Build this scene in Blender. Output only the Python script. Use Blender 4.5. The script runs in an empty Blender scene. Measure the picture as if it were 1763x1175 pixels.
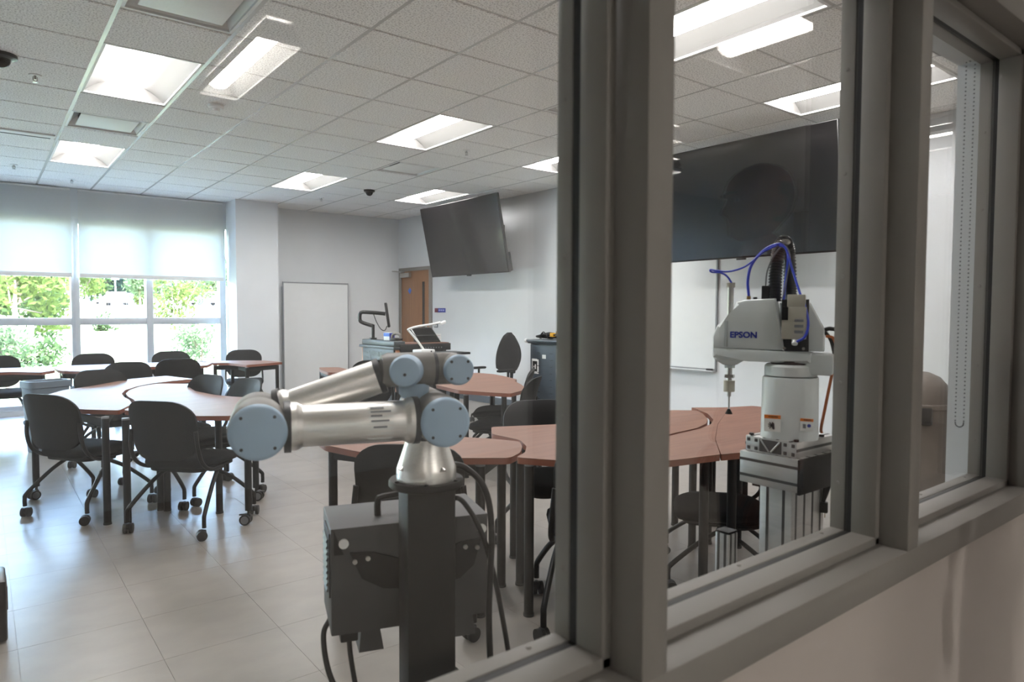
import bpy, bmesh, math, random
from mathutils import Vector, Matrix, Euler
random.seed(7)
PI = math.pi
R = math.radians
sc = bpy.context.scene
COL = sc.collection

# ------------------------------------------------------------------ camera
YAW, PITCH, ROLL, FPX = R(38.065), R(-2.4805), R(0.1764), 1170.63
CAMZ = 1.392
fwd = Vector((math.sin(YAW)*math.cos(PITCH), math.cos(YAW)*math.cos(PITCH), math.sin(PITCH)))
rgt0 = Vector((math.cos(YAW), -math.sin(YAW), 0))
up0 = rgt0.cross(fwd)
rgt = rgt0*math.cos(ROLL) + up0*math.sin(ROLL)
upv = -rgt0*math.sin(ROLL) + up0*math.cos(ROLL)
cam = bpy.data.cameras.new('camera')
cam.sensor_width = 36.0
cam.lens = FPX/1763*36
cam.clip_start = 0.02
cam.clip_end = 600
cam.dof.use_dof = True
cam.dof.focus_distance = 5.0
cam.dof.aperture_fstop = 5.0
camo = bpy.data.objects.new('camera', cam)
COL.objects.link(camo)
m3 = Matrix((rgt, upv, -fwd)).transposed()
camo.matrix_world = Matrix.Translation((0, 0, CAMZ)) @ m3.to_4x4()
sc.camera = camo

# ------------------------------------------------------------------ world, sun, exposure
w = bpy.data.worlds.new('sky'); sc.world = w; w.use_nodes = True
nt = w.node_tree; nt.nodes.clear()
wo = nt.nodes.new('ShaderNodeOutputWorld'); bg = nt.nodes.new('ShaderNodeBackground')
sky = nt.nodes.new('ShaderNodeTexSky'); sky.sky_type = 'NISHITA'; sky.sun_disc = False
sky.sun_elevation = R(52); sky.sun_rotation = R(200); sky.dust_density = 2.0
nt.links.new(sky.outputs[0], bg.inputs[0]); nt.links.new(bg.outputs[0], wo.inputs[0])
SKY_STRENGTH = 3.5
bg.inputs[1].default_value = SKY_STRENGTH
SUN_STRENGTH = 7.0
sun = bpy.data.lights.new('sun', 'SUN'); sun.energy = SUN_STRENGTH; sun.angle = R(0.6); sun.color = (1, .95, .86)
suno = bpy.data.objects.new('sun', sun); COL.objects.link(suno)
suno.rotation_euler = (R(38), R(22), 0)      # from behind the building: high, over the roof
ROOM_LIGHT = 22.0       # radiance of the lit lamp strips
HALL_LIGHT = 5.0
sc.view_settings.view_transform = 'Standard'
sc.view_settings.look = 'None'
sc.view_settings.exposure = 1.33
sc.view_settings.gamma = 1.0
sc.view_settings.use_curve_mapping = False

# ------------------------------------------------------------------ materials
MATS = {}
def s2l(c):
    return tuple(((v/12.92) if v <= .04045 else ((v+.055)/1.055)**2.4) for v in c)
def mat(name, rgb, rough=.5, metal=0., noise=.06, scale=12., bump=0., bscale=None, stretch=None, spec=.5, trans=0., coat=0., emit=None):
    """rgb in sRGB 0..255; procedural tone variation by a noise texture"""
    if name in MATS: return MATS[name]
    m = bpy.data.materials.new(name); m.use_nodes = True
    n = m.node_tree; b = n.nodes['Principled BSDF']
    base = s2l([v/255. for v in rgb])
    tc = n.nodes.new('ShaderNodeTexCoord'); mp = n.nodes.new('ShaderNodeMapping')
    n.links.new(tc.outputs['Object'], mp.inputs['Vector'])
    if stretch: mp.inputs['Scale'].default_value = stretch
    no = n.nodes.new('ShaderNodeTexNoise'); no.inputs['Scale'].default_value = scale; no.inputs['Detail'].default_value = 4
    n.links.new(mp.outputs[0], no.inputs['Vector'])
    cr = n.nodes.new('ShaderNodeValToRGB')
    cr.color_ramp.elements[0].position = .3; cr.color_ramp.elements[1].position = .7
    cr.color_ramp.elements[0].color = tuple(max(0, v*(1-noise*1.6)) for v in base)+(1,)
    cr.color_ramp.elements[1].color = tuple(min(1, v*(1+noise*1.6)) for v in base)+(1,)
    n.links.new(no.outputs['Fac'], cr.inputs[0]); n.links.new(cr.outputs[0], b.inputs['Base Color'])
    b.inputs['Roughness'].default_value = rough; b.inputs['Metallic'].default_value = metal
    b.inputs['Specular IOR Level'].default_value = spec
    b.inputs['Coat Weight'].default_value = coat
    if bump:
        n2 = n.nodes.new('ShaderNodeTexNoise'); n2.inputs['Scale'].default_value = bscale or scale*6; n2.inputs['Detail'].default_value = 3
        n.links.new(mp.outputs[0], n2.inputs['Vector'])
        bp = n.nodes.new('ShaderNodeBump'); bp.inputs['Strength'].default_value = bump; bp.inputs['Distance'].default_value = .004
        n.links.new(n2.outputs['Fac'], bp.inputs['Height']); n.links.new(bp.outputs[0], b.inputs['Normal'])
    if emit:
        b.inputs['Emission Color'].default_value = s2l([v/255. for v in emit[0]])+(1,)
        b.inputs['Emission Strength'].default_value = emit[1]
    MATS[name] = m
    return m
def emission(name, rgb, strength):
    if name in MATS: return MATS[name]
    m = bpy.data.materials.new(name); m.use_nodes = True; n = m.node_tree; n.nodes.clear()
    o = n.nodes.new('ShaderNodeOutputMaterial'); e = n.nodes.new('ShaderNodeEmission')
    no = n.nodes.new('ShaderNodeTexNoise'); no.inputs['Scale'].default_value = 3
    mx = n.nodes.new('ShaderNodeMixRGB'); mx.inputs[0].default_value = .03
    mx.inputs[1].default_value = s2l([v/255. for v in rgb])+(1,)
    n.links.new(no.outputs['Color'], mx.inputs[2]); n.links.new(mx.outputs[0], e.inputs[0])
    e.inputs[1].default_value = strength; n.links.new(e.outputs[0], o.inputs[0])
    MATS[name] = m; return m
def glass(name, tint=(1, 1, 1), ior=1.5, gain=1.0):
    if name in MATS: return MATS[name]
    m = bpy.data.materials.new(name); m.use_nodes = True; n = m.node_tree; n.nodes.clear()
    o = n.nodes.new('ShaderNodeOutputMaterial'); mx = n.nodes.new('ShaderNodeMixShader')
    t = n.nodes.new('ShaderNodeBsdfTransparent'); g = n.nodes.new('ShaderNodeBsdfGlossy')
    lw = n.nodes.new('ShaderNodeLayerWeight'); lw.inputs[0].default_value = .5
    pw = n.nodes.new('ShaderNodeMath'); pw.operation = 'POWER'; pw.inputs[1].default_value = 5.0
    ma = n.nodes.new('ShaderNodeMath'); ma.operation = 'MULTIPLY_ADD'; ma.use_clamp = True     # Schlick: f0 + (1-f0) (1-cos)^5
    f0 = ((ior-1)/(ior+1))**2*gain; ma.inputs[1].default_value = 1-f0; ma.inputs[2].default_value = f0
    n.links.new(lw.outputs['Facing'], pw.inputs[0])
    t.inputs[0].default_value = tint+(1,); g.inputs['Roughness'].default_value = 0.0
    no = n.nodes.new('ShaderNodeTexNoise'); no.inputs['Scale'].default_value = 2
    mr = n.nodes.new('ShaderNodeMapRange'); mr.inputs['To Min'].default_value = .93; mr.inputs['To Max'].default_value = 1.0
    n.links.new(no.outputs['Fac'], mr.inputs['Value'])
    n.links.new(mr.outputs[0], g.inputs['Color'])
    n.links.new(pw.outputs[0], ma.inputs[0]); n.links.new(ma.outputs[0], mx.inputs[0])
    n.links.new(t.outputs[0], mx.inputs[1]); n.links.new(g.outputs[0], mx.inputs[2]); n.links.new(mx.outputs[0], o.inputs[0])
    MATS[name] = m; return m

def ceiling_tile_mat():
    m = mat('mineral_tile', (205, 201, 197), .95, noise=.05, scale=60, bump=.5, bscale=150)
    n = m.node_tree; b = n.nodes['Principled BSDF']
    v = n.nodes.new('ShaderNodeTexNoise'); v.inputs['Scale'].default_value = 95; v.inputs['Detail'].default_value = 2
    tc = n.nodes.new('ShaderNodeTexCoord'); n.links.new(tc.outputs['Object'], v.inputs['Vector'])
    cr = n.nodes.new('ShaderNodeValToRGB'); cr.color_ramp.elements[0].position = .36; cr.color_ramp.elements[1].position = .52
    cr.color_ramp.elements[0].color = s2l((.78, .77, .76))+(1,); cr.color_ramp.elements[1].color = s2l((.955, .95, .94))+(1,)
    n.links.new(v.outputs['Fac'], cr.inputs[0]); n.links.new(cr.outputs[0], b.inputs['Base Color'])
    return m
def wood_mat(name, dark, light, scale=3., rough=.32, axis=(1, 14, 1), coat=0.):
    if name in MATS: return MATS[name]
    m = mat(name, light, rough, coat=coat, spec=.32)
    n = m.node_tree; b = n.nodes['Principled BSDF']
    tc = n.nodes.new('ShaderNodeTexCoord'); mp = n.nodes.new('ShaderNodeMapping'); mp.inputs['Scale'].default_value = axis
    no = n.nodes.new('ShaderNodeTexNoise'); no.inputs['Scale'].default_value = scale; no.inputs['Detail'].default_value = 6; no.inputs['Distortion'].default_value = .6
    cr = n.nodes.new('ShaderNodeValToRGB'); cr.color_ramp.elements[0].position = .25; cr.color_ramp.elements[1].position = .75
    cr.color_ramp.elements[0].color = s2l([v/255 for v in dark])+(1,); cr.color_ramp.elements[1].color = s2l([v/255 for v in light])+(1,)
    n.links.new(tc.outputs['Object'], mp.inputs[0]); n.links.new(mp.outputs[0], no.inputs['Vector'])
    n.links.new(no.outputs['Fac'], cr.inputs[0]); n.links.new(cr.outputs[0], b.inputs['Base Color'])
    return m
def blind_mat():
    m = bpy.data.materials.new('blind_fabric'); m.use_nodes = True; n = m.node_tree; n.nodes.clear()
    o = n.nodes.new('ShaderNodeOutputMaterial')
    d = n.nodes.new('ShaderNodeBsdfDiffuse'); t = n.nodes.new('ShaderNodeBsdfTranslucent'); a = n.nodes.new('ShaderNodeMixShader')
    no = n.nodes.new('ShaderNodeTexNoise'); no.inputs['Scale'].default_value = 300
    tc = n.nodes.new('ShaderNodeTexCoord'); n.links.new(tc.outputs['Object'], no.inputs['Vector'])
    cr = n.nodes.new('ShaderNodeValToRGB'); cr.color_ramp.elements[0].color = (.62, .63, .62, 1); cr.color_ramp.elements[1].color = (.72, .73, .72, 1)
    n.links.new(no.outputs['Fac'], cr.inputs[0]); n.links.new(cr.outputs[0], d.inputs[0]); n.links.new(cr.outputs[0], t.inputs[0])
    a.inputs[0].default_value = .45
    n.links.new(d.outputs[0], a.inputs[1]); n.links.new(t.outputs[0], a.inputs[2]); n.links.new(a.outputs[0], o.inputs[0])
    return m
def leaf_mat(name, rgb):
    m = bpy.data.materials.new(name); m.use_nodes = True; n = m.node_tree; n.nodes.clear()
    o = n.nodes.new('ShaderNodeOutputMaterial')
    d = n.nodes.new('ShaderNodeBsdfDiffuse'); t = n.nodes.new('ShaderNodeBsdfTranslucent'); a = n.nodes.new('ShaderNodeMixShader')
    no = n.nodes.new('ShaderNodeTexNoise'); no.inputs['Scale'].default_value = 1.3
    tc = n.nodes.new('ShaderNodeTexCoord'); n.links.new(tc.outputs['Object'], no.inputs['Vector'])
    base = s2l([v/255 for v in rgb])
    cr = n.nodes.new('ShaderNodeValToRGB'); cr.color_ramp.elements[0].color = tuple(v*.6 for v in base)+(1,); cr.color_ramp.elements[1].color = tuple(min(1, v*1.4) for v in base)+(1,)
    n.links.new(no.outputs['Fac'], cr.inputs[0]); n.links.new(cr.outputs[0], d.inputs[0]); n.links.new(cr.outputs[0], t.inputs[0])
    a.inputs[0].default_value = .35
    n.links.new(d.outputs[0], a.inputs[1]); n.links.new(t.outputs[0], a.inputs[2]); n.links.new(a.outputs[0], o.inputs[0])
    return m

M_wall = mat('wall_paint', (212, 215, 217), .85, noise=.012, scale=3, bump=.05, bscale=200)
M_hall = mat('hall_paint', (176, 168, 161), .85, noise=.015, scale=3, bump=.05, bscale=200)
M_tile = ceiling_tile_mat()
M_grid = mat('grid_white', (226, 226, 224), .5, noise=.01)
M_runner_lit = mat('grid_runner_lit', (200, 199, 196), .25, noise=.01)  # lighter, glossier copy of the runner; window sheen partly in the colour
M_runner = mat('grid_runner_grey', (188, 186, 182), .6, noise=.01)
M_floor = mat('vinyl_tile', (138, 132, 125), .33, noise=.05, scale=5, bump=.04, bscale=60, stretch=(1, 1.6, 1))
M_joint = mat('floor_joint', (154, 147, 139), .6, noise=.03)
M_frame = mat('frame_paint', (130, 126, 121), .5, noise=.015, scale=4, bump=.03, bscale=120, spec=.28)
M_gasket = mat('gasket', (32, 31, 30), .6)
M_glass = glass('clear_glass')
M_glassw = glass('window_glass', (.98, 1, .99), 1.45)
M_alu = mat('aluminium_mullion', (196, 200, 203), .45, metal=.35, noise=.02)
M_blind = blind_mat()
M_black = mat('black_plastic', (10, 12, 14), .6, noise=.05, bump=.08, bscale=300, spec=.25)
M_blackm = mat('black_metal', (9, 9, 10), .45, noise=.04, spec=.3)
M_fabric = mat('black_fabric', (13, 14, 17), .9, noise=.1, scale=80, bump=.3, bscale=400, spec=.2)
M_wheel = mat('caster_rubber', (26, 27, 28), .55)
M_hub = mat('caster_hub', (120, 122, 126), .45)
M_wood = wood_mat('laminate', (110, 76, 62), (130, 94, 78), 2.2, .5, (1, 9, 1))
M_edge = mat('laminate_edge', (132, 78, 58), .45, noise=.06)
M_doorw = wood_mat('door_oak', (130, 90, 58), (154, 110, 74), 2.5, .4, (9, 9, .7))
M_steel = mat('brushed_steel', (178, 176, 172), .32, metal=1., noise=.04, stretch=(1, 1, 30))
M_silver = mat('robot_aluminium', (232, 229, 224), .36, metal=1., noise=.04, scale=20, stretch=(1, 20, 20))
M_urg = mat('robot_grey', (112, 108, 103), .5, noise=.03, bump=.04, bscale=150)
M_urb = mat('robot_blue', (158, 184, 206), .5, noise=.03, bump=.03, bscale=150)
M_urk = mat('robot_seal', (30, 30, 33), .5)
M_pede = mat('pedestal_black', (10, 10, 11), .55, noise=.05, spec=.22)
M_box = mat('controller_grey', (52, 52, 53), .5, noise=.03, bump=.04, bscale=200)
M_white = mat('white_plastic', (226, 228, 226), .45, noise=.01)
M_epson = mat('scara_white', (205, 211, 210), .42, noise=.015)
M_extr = mat('extrusion', (190, 190, 188), .38, metal=.75, noise=.03, stretch=(1, 1, 10))
M_slot = mat('extrusion_slot', (74, 74, 73), .5, metal=.4)
M_blue = mat('blue_tube', (40, 62, 190), .35, noise=.03)
M_screen = mat('tv_screen', (20, 19, 20), .10, noise=.02, spec=.38)
M_tvb = mat('tv_bezel', (22, 22, 24), .35, noise=.02)
M_bframe = mat('board_frame', (140, 143, 146), .45, metal=.3, noise=.02)
M_board = mat('whiteboard_face', (216, 218, 218), .25, noise=.008)
M_slate = mat('slate_metal', (64, 72, 80), .45, noise=.03, bump=.03, bscale=300)
M_lect = mat('lectern_metal', (58, 63, 65), .5, noise=.03)
M_orange = mat('orange_wood', (176, 112, 66), .45, noise=.08)
M_orangec = mat('orange_cable', (196, 104, 44), .45)
M_label = mat('label_white', (228, 228, 224), .5, noise=.01)
M_labelo = mat('label_orange', (226, 122, 30), .5, noise=.02)
M_ink = mat('ink_black', (26, 26, 28), .6)
M_inkb = mat('ink_blue', (38, 52, 150), .5)
M_bin = mat('bin_brown', (112, 104, 98), .5, noise=.03)
M_binb = mat('bin_bluegrey', (110, 122, 134), .5, noise=.03)
M_valve = mat('valve_beige', (176, 172, 158), .5, noise=.03)
M_lamp = emission('lamp_strip', (255, 252, 250), ROOM_LIGHT)
M_lampd = mat('lamp_diffuser', (116, 115, 113), .6, noise=.01)
M_hlamp = emission('hall_lamp_strip', (255, 249, 242), HALL_LIGHT)
M_hlamp2 = emission('hall_lamp_strip_bright', (255, 249, 242), HALL_LIGHT*9.5)
M_skin = mat('skin', (104, 64, 54), .5, noise=.05, scale=6)
M_shirt = mat('dark_shirt', (36, 40, 46), .85, noise=.08, scale=20)
M_trous = mat('grey_trousers', (70, 72, 76), .85, noise=.06, scale=20)
M_hair = mat('grey_hair', (72, 66, 62), .8, noise=.15, scale=60)

# ------------------------------------------------------------------ mesh helpers
class B:
    def __init__(s): s.bm = bmesh.new()
    def box(s, c, d, rot=None, bev=0., seg=2):
        r = bmesh.ops.create_cube(s.bm, size=1.0)
        vs = r['verts']
        M = Matrix.Translation(c) @ (rot.to_4x4() if rot is not None else Matrix()) @ Matrix.Diagonal((d[0], d[1], d[2], 1))
        bmesh.ops.transform(s.bm, matrix=M, verts=vs)
        if bev:
            es = list({e for v in vs for e in v.link_edges})
            bmesh.ops.bevel(s.bm, geom=es, offset=min(bev, min(d)*.49), segments=seg, affect='EDGES', profile=.5)
        return s
    def lohi(s, a, b, bev=0.):
        return s.box([(x+y)/2 for x, y in zip(a, b)], [abs(y-x) for x, y in zip(a, b)], bev=bev)
    def cyl(s, p0, p1, r0, r1=None, n=16):
        p0, p1 = Vector(p0), Vector(p1); r1 = r0 if r1 is None else r1
        d = p1-p0
        M = Matrix.Translation((p0+p1)/2) @ d.to_track_quat('Z', 'Y').to_matrix().to_4x4()
        bmesh.ops.create_cone(s.bm, cap_ends=True, cap_tris=False, segments=n, radius1=r0, radius2=r1, depth=d.length, matrix=M)
        return s
    def lathe(s, prof, o=(0, 0, 0), ax=(0, 0, 1), n=28):
        q = Vector(ax).to_track_quat('Z', 'Y').to_matrix(); o = Vector(o); rows = []
        for r, z in prof:
            rows.append([s.bm.verts.new(o+q @ Vector((r*math.cos(2*PI*k/n), r*math.sin(2*PI*k/n), z))) for k in range(n)])
        for a, b in zip(rows, rows[1:]):
            for k in range(n): s.bm.faces.new((a[k], a[(k+1) % n], b[(k+1) % n], b[k]))
        s.bm.faces.new(rows[0][::-1]); s.bm.faces.new(rows[-1])
        return s
    def tube(s, pts, r, n=8, sub=0, closed=False, taper=None):
        P = [Vector(p) for p in pts]
        if sub: P = spline(P, sub, closed)
        m = len(P); rows = []; prev = None
        for i in range(m):
            if closed: t = P[(i+1) % m]-P[i-1]
            else: t = P[min(i+1, m-1)]-P[max(i-1, 0)]
            t.normalize()
            if prev is None:
                u = t.orthogonal().normalized()
            else:
                u = prev-t*prev.dot(t)
                u = u.normalized() if u.length > 1e-6 else t.orthogonal().normalized()
            prev = u; v = t.cross(u)
            rr = r if taper is None else r+(taper-r)*i/(m-1)
            rows.append([s.bm.verts.new(P[i]+u*rr*math.cos(2*PI*k/n)+v*rr*math.sin(2*PI*k/n)) for k in range(n)])
        rng = range(m if closed else m-1)
        for i in rng:
            a, b = rows[i], rows[(i+1) % m]
            for k in range(n): s.bm.faces.new((a[k], a[(k+1) % n], b[(k+1) % n], b[k]))
        if not closed:
            s.bm.faces.new(rows[0][::-1]); s.bm.faces.new(rows[-1])
        return s
    def prism(s, poly, z0, z1, M=None, bev=0.):
        M = M or Matrix()
        lo = [s.bm.verts.new(M @ Vector((x, y, z0))) for x, y in poly]
        hi = [s.bm.verts.new(M @ Vector((x, y, z1))) for x, y in poly]
        n = len(poly)
        f1 = s.bm.faces.new(lo[::-1]); f2 = s.bm.faces.new(hi)
        for k in range(n): s.bm.faces.new((lo[k], lo[(k+1) % n], hi[(k+1) % n], hi[k]))
        if bev:
            es = list(set(f1.edges) | set(f2.edges))
            bmesh.ops.bevel(s.bm, geom=es, offset=bev, segments=2, affect='EDGES', profile=.5)
        return s
    def ball(s, c, r, sc_=(1, 1, 1), u=16, v=10, rot=None):
        M = Matrix.Translation(c) @ (rot.to_4x4() if rot is not None else Matrix()) @ Matrix.Diagonal((r*sc_[0], r*sc_[1], r*sc_[2], 1))
        bmesh.ops.create_uvsphere(s.bm, u_segments=u, v_segments=v, radius=1, matrix=M)
        return s
    def loft(s, rows, closed=True, cap=True):
        vr = [[s.bm.verts.new(p) for p in row] for row in rows]; n = len(vr[0])
        for a, b in zip(vr, vr[1:]):
            for k in range(n if closed else n-1): s.bm.faces.new((a[k], a[(k+1) % n], b[(k+1) % n], b[k]))
        if cap and closed: s.bm.faces.new(vr[0][::-1]); s.bm.faces.new(vr[-1])
        return s
    def mesh(s, name, m, ang=38):
        bmesh.ops.recalc_face_normals(s.bm, faces=s.bm.faces[:])
        me = bpy.data.meshes.new(name); s.bm.to_mesh(me); s.bm.free()
        me.shade_smooth(); me.set_sharp_from_angle(angle=R(ang))
        me.materials.append(m)
        return me
    def out(s, name, m, parent=None, ang=38, loc=None, rz=None):
        o = bpy.data.objects.new(name, s.mesh(name, m, ang)); COL.objects.link(o)
        if loc is not None: o.location = loc
        if rz is not None: o.rotation_euler[2] = rz
        if parent is not None: o.parent = parent
        return o
def spline(P, sub, closed=False):
    out = []; m = len(P)
    for i in range(m if closed else m-1):
        p1, p2 = P[i], P[(i+1) % m]
        p0 = P[i-1] if (i or closed) else p1*2-p2
        p3 = P[(i+2) % m] if (closed or i+2 < m) else p2*2-p1
        for k in range(sub):
            t = k/sub
            out.append(.5*((2*p1)+(p2-p0)*t+(2*p0-5*p1+4*p2-p3)*t*t+(3*p1-p0-3*p2+p3)*t**3))
    if not closed: out.append(P[-1])
    return out
def rrect(w, h, r, n=5, cx=0, cy=0):
    pts = []
    for sx, sy, a0 in ((1, 1, 0), (-1, 1, 90), (-1, -1, 180), (1, -1, 270)):
        for k in range(n+1):
            a = R(a0+90*k/n); pts.append((cx+sx*(w/2-r)+r*math.cos(a), cy+sy*(h/2-r)+r*math.sin(a)))
    return pts
def thing(name, label, cat, loc=(0, 0, 0), rz=0., group=None):
    o = bpy.data.objects.new(name, None); COL.objects.link(o); o.empty_display_size = .1
    o.location = loc; o.rotation_euler = (0, 0, rz)
    return tag(o, label, cat, group)
def tag(o, label, cat, group=None):
    o['label'] = label; o['category'] = cat
    if group: o['group'] = group
    return o
def struct(o, label=None):
    o['kind'] = 'structure'
    if label: o['label'] = label
    return o
def sempty(name, loc=(0, 0, 0)):
    o = bpy.data.objects.new(name, None); COL.objects.link(o); o.location = loc; o['kind'] = 'structure'; return o
def link(name, me, parent, loc=(0, 0, 0), rz=0., rot=None):
    o = bpy.data.objects.new(name, me); COL.objects.link(o); o.parent = parent; o.location = loc
    if rot is not None: o.rotation_euler = rot
    else: o.rotation_euler = (0, 0, rz)
    return o
def copy_tree(o, parent=None):
    c = o.copy(); COL.objects.link(c); c.parent = parent
    for ch in list(o.children): copy_tree(ch, c)
    return c
def text_mesh(body, size, depth=.001, bold=0.):
    cu = bpy.data.curves.new('lettering', 'FONT'); cu.body = body; cu.size = size; cu.extrude = depth; cu.offset = bold
    cu.align_x = 'CENTER'; cu.align_y = 'CENTER'; cu.resolution_u = 3
    o = bpy.data.objects.new('lettering', cu); COL.objects.link(o)
    dg = bpy.context.evaluated_depsgraph_get()
    me = bpy.data.meshes.new_from_object(o.evaluated_get(dg))
    bpy.data.objects.remove(o); me.name = 'lettering'
    return me
def lettering(name, body, size, m, parent, loc, rot, depth=.001, bold=0., sx=1.):
    me = text_mesh(body, size, depth, bold); me.materials.clear(); me.materials.append(m)
    o = link(name, me, parent, loc, rot=rot); o.scale = (sx, 1, 1); return o

# ================================================================== STRUCTURE
T = .6096
def gx(i): return 1.244+T*i
def gy(j): return 3.708+T*j
CZ = 3.05
def WX(y): return 6.0+.033*(11-y)
WR = math.atan(.033)
XL, YN, YF = -2.40, .80, 11.0

# ---- floor with its 18 inch vinyl tiles
fl = struct(B().lohi((-2.6, .6, -.20), (6.6, 11.25, -.003)).out('floor', M_joint), 'beige vinyl tile floor of the classroom')
FT = .4572
tile_me = B().box((0, 0, -.0055), (FT-.0014, FT-.0014, .011)).mesh('tile', M_floor)
cells = []
for a in range(-6, 14):
    for b in range(-8, 16):
        x = .09+FT*(a+.5); y = 4.77+FT*(b+.5)
        if x < XL or x > WX(y)-.1 or y < .8 or y > 11.05: continue
        d = Vector((x, y, -CAMZ)); dep = d.dot(fwd)
        u = d.dot(rgt)/dep*FPX if dep > .3 else 9e9
        v = -d.dot(upv)/dep*FPX if dep > .3 else 9e9
        seen = abs(u) < 900 and v < 640
        cells.append((0 if seen else 1, dep, x, y))
cells.sort()
rest = B()
for k, (s_, dep, x, y) in enumerate(cells):
    if k < 296: link('tile', tile_me, fl, (x, y, 0))
    else: rest.box((x, y, -.0055), (FT-.0014, FT-.0014, .011))
o = rest.out('tile_field', M_floor, fl); o['kind'] = 'stuff'

# ---- ceiling: slab, grid runners, mineral tiles
ce = struct(B().lohi((-2.6, .6, 3.20), (6.6, 11.3, 3.45)).out('ceiling', M_grid), 'suspended ceiling of speckled mineral tiles')
LIGHTS = [(-1, 2), (-1, 7), (3, 2), (3, 7), (6, 2), (6, 7), (3, -3), (6, -3), (-1, -3)]
VENTS = [(-1, 0), (-1, 5), (4, 0), (4, 5)]
used = set()
for i, j in LIGHTS: used |= {(i, j), (i, j+1)}
used |= set(VENTS)
ct_me = B().box((0, 0, .009), (T-.019, T-.019, .018), bev=.004, seg=1).mesh('ceiling_tile', M_tile)
edge_cols = {}
for i in range(-6, 9):
    for j in range(-5, 12):
        if (i, j) in used: continue
        x0, x1, y0, y1 = gx(i)+.0095, gx(i+1)-.0095, max(gy(j)+.0095, .802), gy(j+1)-.0095
        lim = WX((y0+y1)/2)-.01
        if x0 > lim-.03: continue
        if x1 <= lim and y0 > .81 and y1 < 11.02:
            link('ceiling_tile', ct_me, ce, ((x0+x1)/2, (y0+y1)/2, CZ-.004))
        else:
            B().lohi((x0, y0, CZ-.004), (min(x1, lim), min(y1, 11.02), CZ+.012)).out('ceiling_tile', M_tile, ce)
for i in range(-6, 10):
    x = gx(i)
    if x > 6.32: continue
    ymax = 11.0 if x < 6.0 else 11-(x-6.0)/.033
    B().lohi((x-.012, .8, CZ-.002), (x+.012, ymax, CZ+.03)).out('grid_runner', M_runner_lit, ce)
for j in range(-4, 13):
    y = gy(j)
    if y > 11.02: continue
    gaps = sorted(gx(i) for i, jj in LIGHTS if jj+1 == j)
    x0 = XL
    for g in gaps+[None]:
        x1 = g if g is not None else WX(y)
        if x1-x0 > .05: B().lohi((x0, y-.012, CZ+.0005), (x1, y+.012, CZ+.03)).out('grid_runner', M_runner, ce)
        if g is not None: x0 = g+T
# perimeter angle
B().lohi((XL, 10.97, CZ-.002), (6.0, 11.0, CZ+.03)).out('wall_angle', M_grid, ce)

# ---- walls
def prismz(poly, z0, z1, name, m): return B().prism(poly, z0, z1).out(name, m)
struct(prismz([(WX(11.3), 11.3), (WX(.6), .6), (WX(.6)+.25, .6), (WX(11.3)+.25, 11.3)], -.1, 3.3, 'wall_right', M_wall), 'long white painted wall carrying the televisions')
bf = B()
bf.lohi((3.65, 11.0, 0), (6.3, 11.25, 3.3))
bf.lohi((-2.6, 11.0, 2.64), (3.65, 11.25, 3.3))
bf.lohi((-2.6, 11.0, -.1), (3.65, 11.25, .06))
struct(bf.out('wall_back', M_wall), 'far wall around the tall windows')
struct(B().lohi((3.02, 10.5, 0), (3.645, 11.0, 3.3)).out('wall_pillar', M_wall), 'white boxed pillar beside the window')
struct(B().lohi((-2.65, .6, -.1), (XL, 11.3, 3.3)).out('wall_left', M_wall), 'white side wall of the classroom')
bn = B()
bn.lohi((-2.6, .60, -.1), (9.5, .80, .85))
bn.lohi((-2.6, .60, 2.165), (9.5, .80, 3.3))
bn.lohi((2.34, .60, .85), (9.5, .80, 2.165))
bn.lohi((-5, .60, -.1), (-.945, .80, 3.3))
struct(bn.out('wall_front', M_hall), 'beige corridor wall below the interior window')
# skirting along the long wall and far wall
sk = B().prism([(WX(10.95)-.012, 10.0-.12), (WX(.9)-.012, .9), (WX(.9), .9), (WX(9.88), 9.88)], 0, .1)
struct(sk.out('baseboard_right', M_slate)); struct(B().lohi((3.65, 10.985, 0), (5.98, 11.0, .1)).out('baseboard_back', M_slate))
# corridor shell
struct(B().lohi((-5, -4.0, -.2), (9.5, .60, 0)).out('floor_corridor', M_floor), 'beige floor of the corridor')
struct(B().lohi((-5, -4.0, 2.865), (9.5, .60, 3.0)).out('ceiling_corridor', M_tile), 'ceiling of the corridor')
struct(B().lohi((-5, -4.2, -.1), (9.5, -4.0, 3.3)).out('wall_corridor', M_wall), 'corridor wall behind the camera')
struct(B().lohi((9.5, -4.2, -.1), (9.7, .8, 3.3)).out('wall_corridor_end', M_hall), 'end wall of the corridor')
struct(B().lohi((-5.2, -4.2, -.1), (-5, .8, 3.3)).out('wall_corridor_start', M_hall), 'near end wall of the corridor')

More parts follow.
